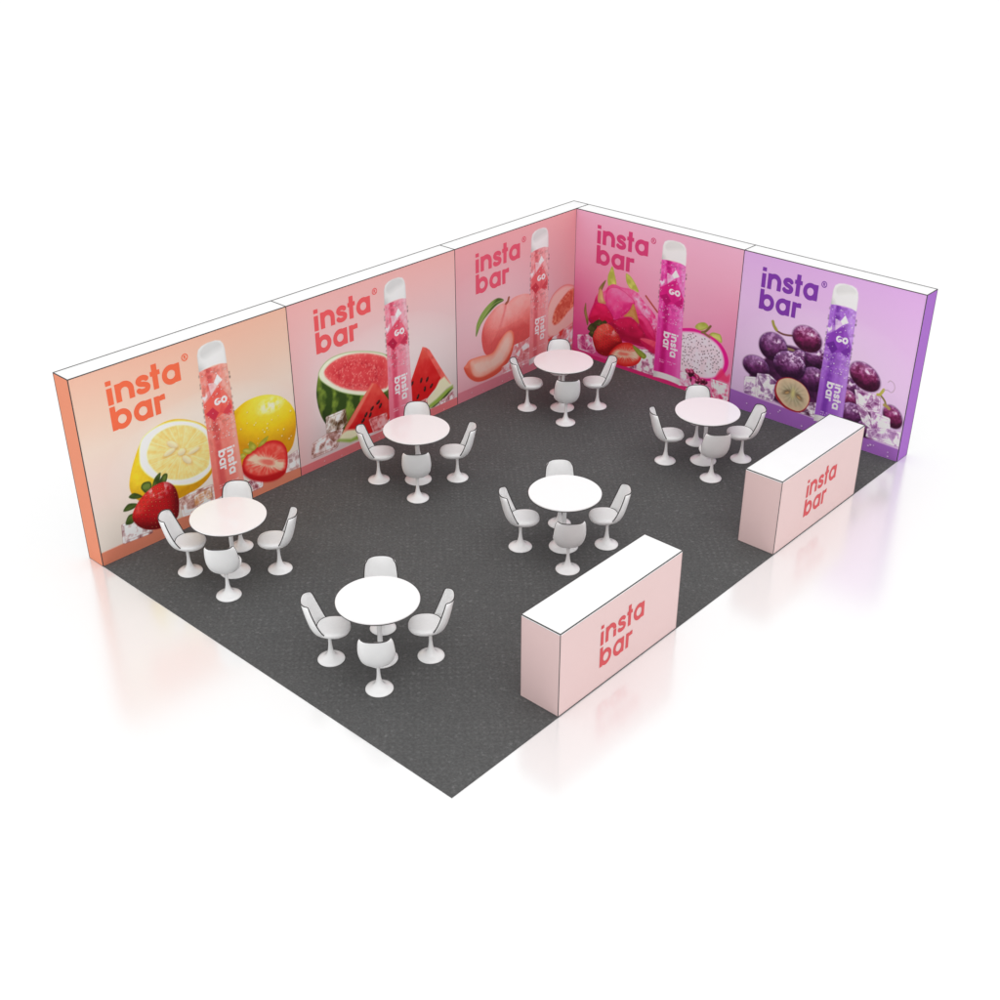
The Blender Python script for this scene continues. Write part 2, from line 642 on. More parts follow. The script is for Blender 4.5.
        d = np.maximum(np.maximum(xl - X, X - xr) * sx, np.maximum(Z - 1.995, bottom - bow - Z))
        t = (X - xl) / (xr - xl)
        m, l, k = (np.array(c) / 255 for c in (mid, lightc, darkc))
        prof_t = [0, 0.05, 0.16, 0.27, 0.36, 0.46, 0.62, 0.80, 0.93, 1.0]
        prof_v = [0.45, 0.25, 0.30, -0.75, -0.65, 0.25, 0.30, 0.55, 0.95, 0.70]
        v = np.interp(t, prof_t, prof_v)
        v = v + 0.18 * np.clip((Z - 1.0) / 1.0, -1, 1)
        col = np.where(v[..., None] > 0, m + (l - m) * v[..., None], m + (m - k) * v[..., None])
        col = col + 0.03 * (self.noise(22, 91, 2) - 0.5)[..., None]
        n1 = self.noise(24, 55, 2)
        wet = np.clip((Z - 0.75) / 0.5, 0, 1)
        col = col + (1 - col) * (np.clip((n1 - 0.60) * 3, 0, 0.15) * wet)[..., None]
        col = col * (1 - np.clip((0.38 - n1) * 2, 0, 0.09) * wet)[..., None]
        self.over(full, self.cov(d), col)
        # big facet, sparkle and small diamonds
        g, gd = np.array(gem) / 255, np.array(gem_dark) / 255

        def pl(pts, c, a):
            win, dd = self.poly(f(pts), False)
            self.over(win, self.cov(dd) * a, c)
        pl([(1.940, 1.735), (2.090, 1.46), (2.070, 1.30), (1.935, 1.345), (1.800, 1.30), (1.674, 1.40), (1.674, 1.55)], gem, 0.85)
        pl([(1.940, 1.735), (2.090, 1.46), (1.935, 1.60)], lightc, 0.18)
        pl([(1.940, 1.735), (1.935, 1.60), (1.80, 1.60)], gem_dark, 0.12)
        pl([(1.685, 1.418), (1.800, 1.475), (1.880, 1.375), (1.802, 1.288)], gem_dark, 0.85)
        pl([(1.935, 1.355), (2.050, 1.455), (2.085, 1.40), (2.030, 1.285)], gem_dark, 0.55)
        pl([(1.88, 1.375), (1.935, 1.355), (1.99, 1.40), (1.935, 1.47)], gem_dark, 0.22)
        pl([(1.922, 1.885), (1.987, 1.787), (1.900, 1.735), (1.861, 1.786)], (245, 240, 242), 0.92)
        pl([(1.773, 1.805), (1.861, 1.786), (1.900, 1.735), (1.80, 1.633)], (238, 225, 230), 0.62)
        pl([(1.750, 1.70), (1.90, 1.735), (1.80, 1.633), (1.69, 1.555), (1.675, 1.60), (1.735, 1.645)], (242, 230, 235), 0.28)
        pl([(1.657, 1.655), (1.715, 1.650), (1.735, 1.700), (1.745, 1.640), (1.70, 1.585)], (242, 235, 238), 0.8)
        # GO
        for cx, gap in ((1.878, True), (1.978, False)):
            x, z = X - cx, Z - 1.525
            dd = ring(x, z, 0, 0, 0.047, 0.019)
            if gap:
                dd = np.maximum(dd, -rect(x, z, 0.0, 0.07, 0.004, 0.030))
                dd = np.minimum(dd, rect(x, z, 0.0, 0.047, -0.012, 0.006))
            self.over(full, self.cov(dd, self.px * 0.8) * 0.95, (248, 244, 246))
        # name running down the body and the small line under it
        kx, kz = 0.405, 0.392
        dd = logo_sdf((0.868 - Z) / kz, (X - 1.795) / kx, False) * kx
        self.over(full, self.cov(dd, self.px * 0.8) * 0.95, (247, 243, 245))
        for zc in (0.385, 0.352):
            dd = rect(X, Z, 1.75, 2.05 - (0.385 - zc) * 2, zc - 0.009, zc + 0.009)
            txt = self.noise(60, 17, 1)
            self.over(full, self.cov(dd) * np.clip((txt - 0.35) * 3, 0, 1) * 0.55, (245, 235, 240))
        # mouthpiece
        capp = [(1.672, 1.985), (1.676, 2.20), (1.700, 2.268), (1.755, 2.302), (1.840, 2.318), (1.955, 2.316), (2.025, 2.292),
                (2.062, 2.242), (2.078, 2.170), (2.082, 1.975), (1.99, 2.003), (1.895, 2.010), (1.78, 2.003)]
        win, dd = self.poly(f(capp), False)
        x, z = X[win], Z[win]
        tt = (x - 1.672) / 0.41
        sh = np.interp(tt, [0, 0.06, 0.2, 0.6, 0.92, 1], [0.80, 0.86, 0.89, 0.90, 0.885, 0.83])
        col = np.stack([sh, sh, sh * 0.995], -1)
        # hollow scoop of the mouthpiece: greyer above, pale lip below
        u, vv = (x - 1.885) / 0.185, (z - 2.200) / 0.125
        r = np.hypot(u, vv)
        scoop = np.clip((1 - r) * 5, 0, 1) * np.clip((z - 2.12 - 0.05 * u) / 0.10, 0, 1)
        col = col * (1 - 0.09 * scoop[..., None])
        corner = np.clip((1.80 - x) / 0.10, 0, 1) * np.clip((2.10 - z) / 0.08, 0, 1)
        col = col * (1 - 0.10 * corner[..., None])
        self.over(win, self.cov(dd), col)
        # foot cap
        if base:
            dd = np.maximum(np.maximum(xl - X, X - xr) * sx, np.maximum(Z - bottom + bow, bottom - 0.10 - bow - Z))
            v = np.interp(t, [0, 0.2, 0.7, 1], [0.76, 0.86, 0.90, 0.80])
            self.over(full, self.cov(dd), np.stack([v, v * 0.985, v * 0.985], -1))
        # water drops on the body and its outline
        self.drops(60, 1.69 * sx + ox, 2.07 * sx + ox, 1.0, 1.95, 5, 0.006, 0.016, dark=0.22, light=0.8)
        self.drops(14, 1.69 * sx + ox, 2.10 * sx + ox, 0.85, 1.25, 6, 0.007, 0.013, light=0.8)
        for xe in (1.664, 2.100):
            rs = np.random.RandomState(int(xe * 100))
            for _ in range(13):
                zc = rs.uniform(1.25, 1.93)
                win, u, v, rr, dd = self.ell(xe * sx + ox, zc, 0.010, rs.uniform(0.008, 0.020))
                self.over(win, self.cov(dd) * 0.6, self.img[win] * 0.60)

    def build(self, name, parent, fn, gain=1.0):
        """the grid as a mesh; fn maps (along, up) to a point"""
        ny, nx = self.ny + 1, self.nx + 1
        me = bpy.data.meshes.new(name)
        S, Z = self.S.ravel(), self.Z.ravel()
        co = np.stack([np.broadcast_to(c, S.shape) for c in fn(S, Z)], -1).astype(np.float32)
        me.vertices.add(len(co))
        me.vertices.foreach_set('co', co.ravel())
        i = np.arange(ny * nx).reshape(ny, nx)
        q = np.stack([i[:-1, :-1], i[:-1, 1:], i[1:, 1:], i[1:, :-1]], -1).reshape(-1, 4)
        me.loops.add(q.size)
        me.loops.foreach_set('vertex_index', q.ravel().astype(np.int32))
        me.polygons.add(len(q))
        me.polygons.foreach_set('loop_start', np.arange(0, q.size, 4, dtype=np.int32))
        me.update(calc_edges=True)
        at = me.color_attributes.new('ink', 'FLOAT_COLOR', 'POINT')
        c = np.clip(lin(np.clip(self.img, 0, 1)) * ART_GAIN * gain, 0, 0.95)
        rgba = np.concatenate([c, np.ones(c.shape[:2] + (1,))], -1).astype(np.float32)
        at.data.foreach_set('color', rgba.ravel())
        me.materials.append(M_print)
        o = bpy.data.objects.new(name, me)
        C.objects.link(o)
        o.parent = parent
        return o


NX = 500


def band(p, ztop, col, hi, slope=0.0):
    full = (slice(None), slice(None))
    zt = ztop + slope * p.S
    nz = p.noise(3, 44, 3)
    c = np.array(col) / 255 * (1 + 0.06 * (nz - 0.5))[..., None]
    p.over(full, p.cov(p.Z - zt), c)
    p.over(full, np.clip(1 - np.abs(p.Z - zt) / 0.012, 0, 1) * 0.5, hi)


def art_lemon():
    p = Pic(Y1 - Y0, NX, 1)
    p.grad([(0, (212, 202, 192)), (0.5, (220, 208, 197)), (1.1, (232, 206, 196)), (1.5, (234, 207, 192)), (1.9, (231, 194, 174)), (2.44, (229, 178, 156))])
    p.img += 0.02 * (p.noise(0.9, 3, 2) - 0.5)[..., None]
    full = (slice(None), slice(None))
    p.over(full, np.clip(1 - np.hypot((p.S - 1.7) / 1.5, (p.Z - 0.95) / 0.8), 0, 1) ** 0.7 * 0.75, (238, 230, 221))
    band(p, 0.185, (208, 124, 98), (226, 170, 148))
    # whole lemon
    pts = [(2.06, 1.26), (2.15, 1.335), (2.323, 1.388), (2.569, 1.380), (2.80, 1.292), (2.95, 1.16), (3.035, 1.01), (3.052, 0.90), (3.02, 0.66),
           (2.90, 0.45), (2.593, 0.40), (2.25, 0.45), (2.05, 0.60), (2.00, 0.99)]
    win, d = p.poly(pts)
    uu, vv = (p.S[win] - 2.56) / 0.56, (p.Z[win] - 0.90) / 0.54
    lam = np.clip(0.16 * uu + 0.74 * vv + 0.55 * np.sqrt(np.clip(1 - uu * uu - vv * vv, 0.0, 1)), 0, 1)
    lam = p.blur(lam, 8)
    a, b, c = (np.array(k) / 255 for k in ((206, 142, 14), (232, 196, 28), (242, 228, 92)))
    t = np.clip((lam - 0.15) * 1.15, 0, 1)[..., None]
    col = np.where(t < 0.5, a + (b - a) * t * 2, b + (c - b) * (t - 0.5) * 2)
    col = col * (1 + 0.05 * (p.noise(26, 8, 2, win) - 0.5))[..., None]
    w2 = np.clip(1 - np.hypot((p.S[win] - 2.66) / 0.26, (p.Z[win] - 1.20) / 0.14), 0, 1)
    col = col + (np.array([0.97, 0.95, 0.78]) - col) * (np.clip(w2 * 1.6, 0, 1) * np.clip((p.noise(20, 5, 2, win) - 0.25) * 2.4, 0, 1))[..., None]
    p.over(win, p.cov(d), col)
    p.drops(30, 2.15, 3.0, 0.6, 1.25, 12, 0.010, 0.024, dark=0.15, light=0.6)
    # lemon half: rind, pith, flesh
    rind = [(0.525, 0.95), (0.617, 1.171), (0.762, 1.393), (0.942, 1.498), (1.199, 1.522), (1.463, 1.42), (1.68, 1.24), (1.75, 0.95), (1.70, 0.66),
            (1.484, 0.500), (1.15, 0.455), (0.80, 0.50), (0.60, 0.66), (0.520, 0.80)]
    win, d = p.poly(rind)
    lam = p.puff(d, 0.3)
    t = np.clip(lam, 0, 1)[..., None]
    col = np.array([200, 142, 10]) / 255 * (1 - t) + np.array([238, 208, 50]) / 255 * t
    col = col * (1 + 0.10 * (p.noise(24, 9, 2, win) - 0.5))[..., None]
    p.over(win, p.cov(d), col)
    face = [(0.700, 1.20), (0.768, 1.415), (0.98, 1.505), (1.25, 1.490), (1.514, 1.377), (1.68, 1.214), (1.75, 1.00), (1.72, 0.79), (1.619, 0.635),
            (1.376, 0.575), (1.085, 0.67), (0.84, 0.86), (0.715, 1.04)]
    win, d = p.poly(face)
    p.over(win, p.cov(d), (246, 242, 226))
    p.over(win, np.clip(1 - np.abs(d + 0.006) / 0.012, 0, 1) * 0.6, (240, 214, 90))
    flesh = [(0.805, 1.16), (0.84, 1.28), (0.962, 1.404), (1.204, 1.435), (1.454, 1.345), (1.637, 1.165), (1.675, 0.96), (1.66, 0.82), (1.59, 0.700),
             (1.314, 0.672), (1.011, 0.795), (0.845, 1.01)]
    win, d = p.poly(flesh)
    X, Y = p.S[win], p.Z[win]
    th = np.arctan2(Y - 1.055, X - 1.277)
    rr = np.hypot(X - 1.277, Y - 1.055)
    fib = p.noise(1.0, 3, 1, win) * 0
    rs = np.random.RandomState(4)
    fib = np.interp(th, np.linspace(-math.pi, math.pi, 180), rs.rand(180)) * 0.4 + 0.6 * p.noise(22, 14, 2, win)
    a, b = np.array([226, 194, 104]) / 255, np.array([242, 222, 156]) / 255
    col = a + (b - a) * np.clip(fib * 1.3 - 0.1, 0, 1)[..., None]
    wall = np.abs(((th / (2 * math.pi) * 10) % 1) - 0.5)
    wl = np.clip((wall - (0.5 - 0.012 / np.maximum(rr, 0.03))) * 40, 0, 1) * np.clip(rr / 0.1, 0, 1)
    col = col + (np.array([0.95, 0.88, 0.68]) - col) * (0.55 * wl)[..., None]
    p.over(win, p.cov(d, 0.012), col)
    for (x, z, a_, b_, an) in ((1.277, 1.056, 0.055, 0.045, 0), (1.167, 1.200, 0.085, 0.040, -42), (1.112, 1.117, 0.085, 0.035, 12),
                               (1.45, 1.010, 0.085, 0.032, 8), (1.335, 0.930, 0.080, 0.040, -50)):
        win, u, v, r, d = p.ell(x + 0.008, z - 0.012, a_, b_, an)
        p.over(win, p.cov(d, 0.02) * 0.45, (170, 110, 40))
        win, u, v, r, d = p.ell(x, z, a_, b_, an)
        p.over(win, p.cov(d), np.array([242, 226, 180]) / 255 * (0.94 + 0.08 * v)[..., None])
    # ice, strawberries
    p.ice([(1.142, 0.435), (1.30, 0.47), (1.66, 0.45), (1.66, 0.20), (1.30, 0.16), (1.16, 0.183)], 21, tint=(225, 195, 190), dark=(150, 85, 70))
    p.ice([(1.36, 0.40), (1.62, 0.42), (1.62, 0.28), (1.36, 0.26)], 27, tint=(225, 180, 150), dark=(200, 120, 30), op=0.55)
    p.ice([(0.325, 0.44), (0.474, 0.445), (0.70, 0.30), (0.72, 0.15), (0.30, 0.175)], 22, tint=(225, 215, 215), dark=(120, 65, 70))
    p.ice([(2.12, 0.275), (2.43, 0.245), (2.41, 0.10), (2.22, 0.10), (2.12, 0.14)], 23, tint=(215, 170, 175), dark=(110, 30, 50))
    p.ice([(2.80, 0.37), (3.054, 0.42), (3.054, 0.14), (2.80, 0.15)], 24, tint=(222, 205, 205), dark=(165, 120, 120))
    for l in ([(0.728, 0.70), (0.66, 0.80), (0.70, 0.86), (0.79, 0.84), (0.80, 0.76)], [(0.66, 0.69), (0.56, 0.78), (0.48, 0.755), (0.55, 0.70)],
              [(0.58, 0.62), (0.46, 0.67), (0.38, 0.60), (0.50, 0.58)], [(0.54, 0.50), (0.44, 0.52), (0.38, 0.42), (0.48, 0.40)],
              [(0.80, 0.73), (0.86, 0.86), (0.95, 0.90), (0.90, 0.77)], [(0.88, 0.75), (0.98, 0.86), (1.04, 0.84), (0.99, 0.74)]):
        p.leaf(l, (48, 66, 22), (120, 140, 60))
    p.strawberry([(0.487, 0.50), (0.56, 0.61), (0.661, 0.693), (0.80, 0.755), (0.93, 0.770), (1.03, 0.735), (1.11, 0.64), (1.14, 0.50), (1.134, 0.36),
                  (1.09, 0.22), (0.946, 0.16), (0.744, 0.185), (0.591, 0.27), (0.50, 0.39)], 31, 35, cols=((112, 4, 12), (178, 16, 24), (214, 46, 40)))
    p.cut_strawberry([(2.13, 0.54), (2.19, 0.635), (2.32, 0.675), (2.48, 0.715), (2.64, 0.705), (2.77, 0.635), (2.845, 0.52), (2.858, 0.38), (2.835, 0.24),
                      (2.775, 0.15), (2.64, 0.125), (2.45, 0.165), (2.25, 0.28), (2.14, 0.41)], 32, (2.52, 0.43), -32)
    win, d = p.poly([(2.13, 0.53), (2.18, 0.42), (2.33, 0.30), (2.52, 0.235), (2.70, 0.215), (2.80, 0.20), (2.76, 0.14), (2.62, 0.115), (2.45, 0.155), (2.25, 0.27), (2.13, 0.41)])
    p.over(win, p.cov(d, 0.02) * 0.9, (178, 12, 18))
    for l in ([(2.20, 0.64), (2.12, 0.62), (2.06, 0.66), (2.16, 0.70)], [(2.33, 0.67), (2.26, 0.74), (2.29, 0.82), (2.38, 0.72)],
              [(2.40, 0.69), (2.46, 0.76), (2.58, 0.79), (2.52, 0.71)], [(2.25, 0.65), (2.16, 0.72), (2.20, 0.75), (2.32, 0.69)]):
        p.leaf(l, (150, 150, 40), (215, 205, 105))
    p.device((222, 108, 98), (238, 165, 150), (205, 78, 78), (232, 92, 80), (192, 40, 66), bottom=0.235)
    return p


def art_melon():
    p = Pic(Y2 - Y1, NX, 2)
    p.grad([(0, (208, 190, 190)), (0.5, (212, 196, 196)), (1.2, (222, 200, 200)), (1.7, (226, 190, 190)), (2.44, (230, 172, 168))])
    full = (slice(None), slice(None))
    p.over(full, np.clip(1 - p.S / 0.45, 0, 1) * 0.6, (226, 168, 168))
    p.over(full, np.clip(1 - np.hypot((p.S - 1.8) / 1.5, (p.Z - 0.9) / 0.9), 0, 1) ** 0.7 * 0.75, (234, 224, 222))
    band(p, 0.135, (212, 112, 116), (230, 180, 180))
    # half melon: green striped outside, pale rim, red face
    out = [(0.50, 0.60), (0.41, 0.80), (0.372, 1.05), (0.40, 1.25), (0.464, 1.40), (0.60, 1.485), (0.821, 1.50), (1.14, 1.45), (1.486, 1.32),
           (1.74, 1.20), (1.78, 0.80), (1.70, 0.50), (1.30, 0.30), (0.85, 0.33), (0.62, 0.45)]
    win, d = p.poly(out)
    X, Y = p.S[win], p.Z[win]
    lam = p.puff(d, 0.35, (-0.3, 0.5, 0.8))
    u = (X - 0.37) / 1.3 + 0.22 * (Y - 0.9) * (X - 0.9) + 0.13 * (p.noise(5, 3, 3, win) - 0.5)
    st = 0.5 + 0.5 * np.sin(u * 34)
    st = np.clip((st - 0.42) * 1.5 + 1.3 * (p.noise(13, 6, 3, win) - 0.5), 0, 1)
    a, b = np.array([46, 68, 20]) / 255, np.array([120, 142, 52]) / 255
    col = (a + (b - a) * st[..., None]) * (0.55 + 0.6 * lam)[..., None]
    p.over(win, p.cov(d), col)
    rim = [(0.440, 1.33), (0.47, 1.42), (0.60, 1.505), (0.80, 1.53), (1.075, 1.492), (1.442, 1.372), (1.68, 1.232), (1.76, 1.00), (1.70, 0.76),
           (1.55, 0.715), (1.399, 0.735), (1.092, 0.840), (0.776, 1.000), (0.53, 1.20)]
    win, d = p.poly(rim)
    p.over(win, p.cov(d), (226, 228, 205))
    p.over(win, np.clip(1 - np.abs(d) / 0.014, 0, 1) * 0.7, (150, 176, 110))
    fl = [(0.535, 1.345), (0.57, 1.41), (0.70, 1.465), (0.923, 1.480), (1.223, 1.422), (1.506, 1.308), (1.67, 1.19), (1.70, 0.98), (1.655, 0.785),
          (1.55, 0.775), (1.359, 0.812), (1.032, 0.930), (0.761, 1.083), (0.59, 1.245)]
    win, d = p.poly(fl)
    X, Y = p.S[win], p.Z[win]
    nz = p.noise(9, 11, 3, win)
    gr = p.noise(40, 12, 2, win)
    a, b, c = (np.array(k) / 255 for k in ((208, 52, 60), (226, 92, 92), (236, 140, 132)))
    q = np.clip(-d / 0.12, 0, 1)
    t = np.clip(0.9 - 0.6 * q + 0.7 * (nz - 0.5), 0, 1)[..., None]
    col = a + (b - a) * t
    col = col + (c - col) * (np.clip((gr - 0.62) * 5, 0, 1) * 0.8)[..., None]
    # ring of seed hollows
    uu, vv = (X - 1.13) / 0.42, (Y - 1.13 + 0.25 * (X - 1.13)) / 0.19
    rg = np.clip(1 - np.abs(np.hypot(uu, vv) - 0.85) / 0.3, 0, 1)
    rk = rg * np.clip((p.noise(24, 33, 2, win) - 0.48) * 5, 0, 1)
    col = col + (np.array([176, 24, 40]) / 255 - col) * (0.55 * rk)[..., None]
    col = col + (np.array([240, 160, 150]) / 255 - col) * (0.5 * rg * np.clip((p.noise(30, 36, 2, win) - 0.56) * 6, 0, 1))[..., None]
    p.over(win, p.cov(d, 0.016), col)

    def wedge(front, side, rind_pts, green_pts, seeds, sd):
        if side:
            win, d = p.poly(side, False)
            p.over(win, p.cov(d), np.array([226, 92, 84]) / 255 * (0.88 + 0.3 * p.noise(16, sd, 2, win))[..., None])
        win, d = p.poly(front, False)
        X, Y = p.S[win], p.Z[win]
        zt = max(q[1] for q in front)
        t = np.clip((zt - Y) / 0.75, 0, 1)
        a, b = np.array([224, 92, 78]) / 255, np.array([200, 18, 22]) / 255
        k = np.clip(0.2 + 0.9 * t + 0.7 * (p.noise(8, sd + 1, 3, win) - 0.5), 0, 1)[..., None]
        p.over(win, p.cov(d), a + (b - a) * k)
        for r_, cc in ((rind_pts, (226, 222, 188)), (green_pts, (140, 168, 70))):
            win, d = p.poly(r_, False)
            p.over(win, p.cov(d, 0.02), cc)
        for (x, z, an) in seeds:
            win, u, v, r, d = p.ell(x, z, 0.040, 0.022, an)
            p.over(win, p.cov(d), (35, 14, 12))
            win, u, v, r, d = p.ell(x - 0.006, z + 0.008, 0.014, 0.006, an)
            p.over(win, p.cov(d) * 0.5, (190, 150, 140))
    # right wedge
    wedge([(2.364, 1.16), (2.455, 1.03), (2.60, 0.78), (2.72, 0.56), (2.62, 0.44), (2.35, 0.283), (2.10, 0.30), (2.05, 0.60)],
          [(2.364, 1.165), (2.44, 1.13), (2.507, 1.072), (2.623, 0.885), (2.80, 0.60), (2.93, 0.40), (2.72, 0.44), (2.60, 0.72)],
          [(2.69, 0.53), (2.80, 0.56), (2.95, 0.37), (2.85, 0.36), (2.56, 0.20), (2.40, 0.20), (2.36, 0.27), (2.58, 0.40)],
          [(2.97, 0.36), (2.975, 0.31), (2.83, 0.235), (2.56, 0.15), (2.42, 0.16), (2.44, 0.20), (2.62, 0.25), (2.84, 0.34)],
          [(2.439, 0.63, 60), (2.132, 0.665, 50), (2.317, 0.655, 70), (2.384, 0.496, 80), (2.24, 0.42, 60), (2.52, 0.50, 45)], 51)
    win, d = p.poly([(2.975, 0.315), (2.83, 0.225), (2.56, 0.14), (2.50, 0.145), (2.70, 0.20), (2.88, 0.29)], False)
    p.over(win, p.cov(d, 0.012), (52, 62, 26))
    # ice behind the front wedge
    p.ice([(0.50, 0.716), (0.858, 0.715), (0.874, 0.491), (0.747, 0.426), (0.49, 0.465)], 41, tint=(226, 205, 200), dark=(92, 60, 40))
    p.ice([(0.225, 0.405), (0.488, 0.460), (0.80, 0.44), (0.66, 0.18), (0.197, 0.185)], 42, tint=(232, 200, 200), dark=(120, 62, 48))
    # front wedge
    wedge([(1.366, 0.925), (1.46, 0.885), (1.665, 0.565), (1.69, 0.30), (1.50, 0.16), (1.06, 0.20), (0.76, 0.35), (0.835, 0.44), (1.125, 0.72)],
          None,
          [(0.69, 0.29), (0.80, 0.40), (0.95, 0.36), (1.10, 0.31), (1.10, 0.22), (0.92, 0.20)],
          [(0.66, 0.285), (0.70, 0.30), (0.92, 0.222), (1.10, 0.235), (1.10, 0.165), (0.90, 0.178)],
          [(1.221, 0.49, 50), (1.34, 0.545, 40), (1.30, 0.46, 60), (1.499, 0.533, 55), (1.46, 0.60, 30), (1.16, 0.42, 40)], 61)
    win, d = p.poly([(1.366, 0.925), (1.40, 0.91), (0.98, 0.47), (0.84, 0.37), (0.76, 0.36), (0.835, 0.44), (1.125, 0.72)], False)
    p.over(win, p.cov(d, 0.015) * 0.7, (232, 140, 118))
    p.ice([(1.261, 0.407), (1.62, 0.39), (1.62, 0.15), (1.336, 0.16)], 43, tint=(236, 190, 190), dark=(170, 60, 65), op=0.55)
    p.ice([(2.13, 0.33), (2.42, 0.34), (2.44, 0.15), (2.13, 0.14)], 44, tint=(232, 170, 165), dark=(165, 50, 55), op=0.8)
    p.ice([(2.68, 0.19), (2.98, 0.26), (3.0, 0.14), (2.68, 0.13)], 45, tint=(225, 200, 205), dark=(150, 70, 80), op=0.8)
    p.device((226, 108, 132), (240, 176, 188), (208, 66, 96), (222, 74, 100), (168, 20, 58), bottom=0.20)
    p.drops(5, 0.4, 2.9, 0.02, 0.11, 9, 0.012, 0.02)
    return p


def art_peach():
    p = Pic(-Y2, int(NX * 0.9), 3)
    p.grad([(0, (216, 160, 170)), (0.5, (220, 168, 178)), (1.2, (216, 172, 180)), (1.8, (220, 165, 172)), (2.44, (226, 160, 164))])
    full = (slice(None), slice(None))
    p.over(full, np.clip((p.S - 2.1) / 0.66, 0, 1) * 0.35, (222, 150, 152))
    p.over(full, np.clip(1 - np.hypot((p.S - 0.9) / 1.4, (p.Z - 1.1) / 1.0), 0, 1) ** 0.7 * 0.5, (228, 198, 202))
    band(p, 0.185, (206, 122, 136), (222, 165, 176), -0.012)
    p.ice([(1.30, 0.63), (1.66, 0.60), (1.66, 0.27), (1.30, 0.22)], 71, tint=(226, 150, 152), dark=(196, 96, 100), op=0.75)
    # whole peach
    pts = [(0.60, 0.68), (0.548, 0.90), (0.58, 1.08), (0.68, 1.21), (0.85, 1.315), (1.02, 1.345), (1.13, 1.325), (1.30, 1.375), (1.55, 1.36), (1.76, 1.25),
           (1.86, 1.0), (1.80, 0.72), (1.62, 0.60), (1.279, 0.58), (0.95, 0.56), (0.72, 0.58)]
    win, d = p.poly(pts)
    X, Y = p.S[win], p.Z[win]
    lam = p.puff(d, 0.42, (0.1, 0.8, 0.6))
    a, b, c = (np.array(k) / 255 for k in ((205, 84, 82), (224, 122, 116), (234, 170, 164)))
    t = np.clip((lam - 0.2) * 1.2 + 0.35 * (p.noise(7, 21, 3, win) - 0.5), 0, 1)[..., None]
    col = np.where(t < 0.5, a + (b - a) * t * 2, b + (c - b) * (t - 0.5) * 2)
    col = col * (1 + 0.06 * (p.noise(40, 22, 2, win) - 0.5))[..., None]
    cr = np.clip(1 - np.abs(X - (1.10 - 0.55 * np.clip(1.32 - Y, 0, 9) ** 1.3 * np.where(Y < 1.32, 1, 0))) / 0.05, 0, 1) * np.clip((Y - 0.85) / 0.3, 0, 1) * (Y < 1.33)
    col = col + (np.array([205, 82, 88]) / 255 - col) * (cr * 0.55)[..., None]
    p.over(win, p.cov(d), col)
    p.line([(1.10, 1.325), (1.14, 1.345), (1.165, 1.40)], 0.022, (150, 84, 62))
    lf = [(0.432, 0.985), (0.425, 1.08), (0.45, 1.19), (0.56, 1.325), (0.742, 1.432), (0.917, 1.462), (1.05, 1.39), (0.888, 1.355), (0.70, 1.265), (0.54, 1.15)]
    win, d = p.poly(lf)
    X, Y = p.S[win], p.Z[win]
    side = np.clip((Y - (1.0 + 0.95 * (X - 0.43))) / 0.08, 0, 1)
    a, b = np.array([74, 98, 42]) / 255, np.array([128, 152, 74]) / 255
    p.over(win, p.cov(d), a + (b - a) * side[..., None])
    p.line([(0.435, 0.99), (0.50, 1.15), (0.66, 1.30), (0.85, 1.39), (1.03, 1.40)], 0.006, (160, 180, 110), 0.7)
    # slice
    win, d = p.poly([(0.150, 0.545), (0.20, 0.60), (0.272, 0.648), (0.40, 0.648), (0.56, 0.632), (0.70, 0.605), (0.82, 0.62), (0.95, 0.75), (1.10, 0.85),
                     (1.232, 0.845), (1.295, 0.72), (1.27, 0.52), (1.16, 0.35), (1.00, 0.25), (0.77, 0.205), (0.47, 0.225), (0.26, 0.36)])
    lam = p.puff(d, 0.12, (0.1, 0.8, 0.6))
    a, b = np.array([206, 80, 62]) / 255, np.array([228, 130, 108]) / 255
    p.over(win, p.cov(d), a + (b - a) * lam[..., None])
    win, d = p.poly([(0.286, 0.600), (0.40, 0.628), (0.56, 0.612), (0.72, 0.582), (0.84, 0.600), (0.97, 0.73), (1.10, 0.83), (1.217, 0.822), (1.268, 0.70),
                     (1.235, 0.56), (1.12, 0.42), (0.98, 0.345), (0.80, 0.300), (0.55, 0.285), (0.36, 0.37)])
    q = np.clip(-d / 0.10, 0, 1)
    a, b = np.array([226, 150, 130]) / 255, np.array([230, 192, 178]) / 255
    nz = p.noise(12, 4, 2, win)
    p.over(win, p.cov(d, 0.016), a + (b - a) * np.clip(q + 0.5 * (nz - 0.5), 0, 1)[..., None])
    # half with its stone hollow at the right edge
    win, d = p.poly([(2.05, 0.62), (2.08, 0.90), (2.14, 1.05), (2.26, 1.175), (2.48, 1.24), (2.669, 1.205), (2.80, 1.12), (2.95, 0.90), (2.86, 0.60), (2.60, 0.47),
                     (2.34, 0.415), (2.15, 0.46)])
    a, b = np.array([222, 150, 146]) / 255, np.array([230, 186, 178]) / 255
    q = np.clip(-d / 0.05, 0, 1)
    p.over(win, p.cov(d), a + (b - a) * q[..., None])
    p.over(win, np.clip(1 - np.abs(d) / 0.02, 0, 1) * 0.6, (212, 112, 106))
    win, d = p.poly([(2.22, 0.70), (2.265, 0.865), (2.36, 0.965), (2.50, 1.06), (2.66, 1.13), (2.80, 1.10), (2.80, 0.86), (2.62, 0.76), (2.45, 0.66), (2.30, 0.625)])
    nz = p.noise(26, 6, 3, win)
    a, b = np.array([196, 84, 66]) / 255, np.array([230, 150, 122]) / 255
    p.over(win, p.cov(d, 0.02), a + (b - a) * np.clip(2.2 * (nz - 0.3) * np.clip(1.3 + d / 0.12, 0.35, 1.2), 0, 1)[..., None])
    p.ice([(2.12, 0.42), (2.40, 0.45), (2.76, 0.52), (2.76, 0.16), (2.12, 0.17)], 73, tint=(228, 172, 176), dark=(198, 90, 96), op=0.8)
    win, d = p.poly([(2.12, 0.43), (2.25, 0.45), (2.18, 0.33), (2.12, 0.30)], False)
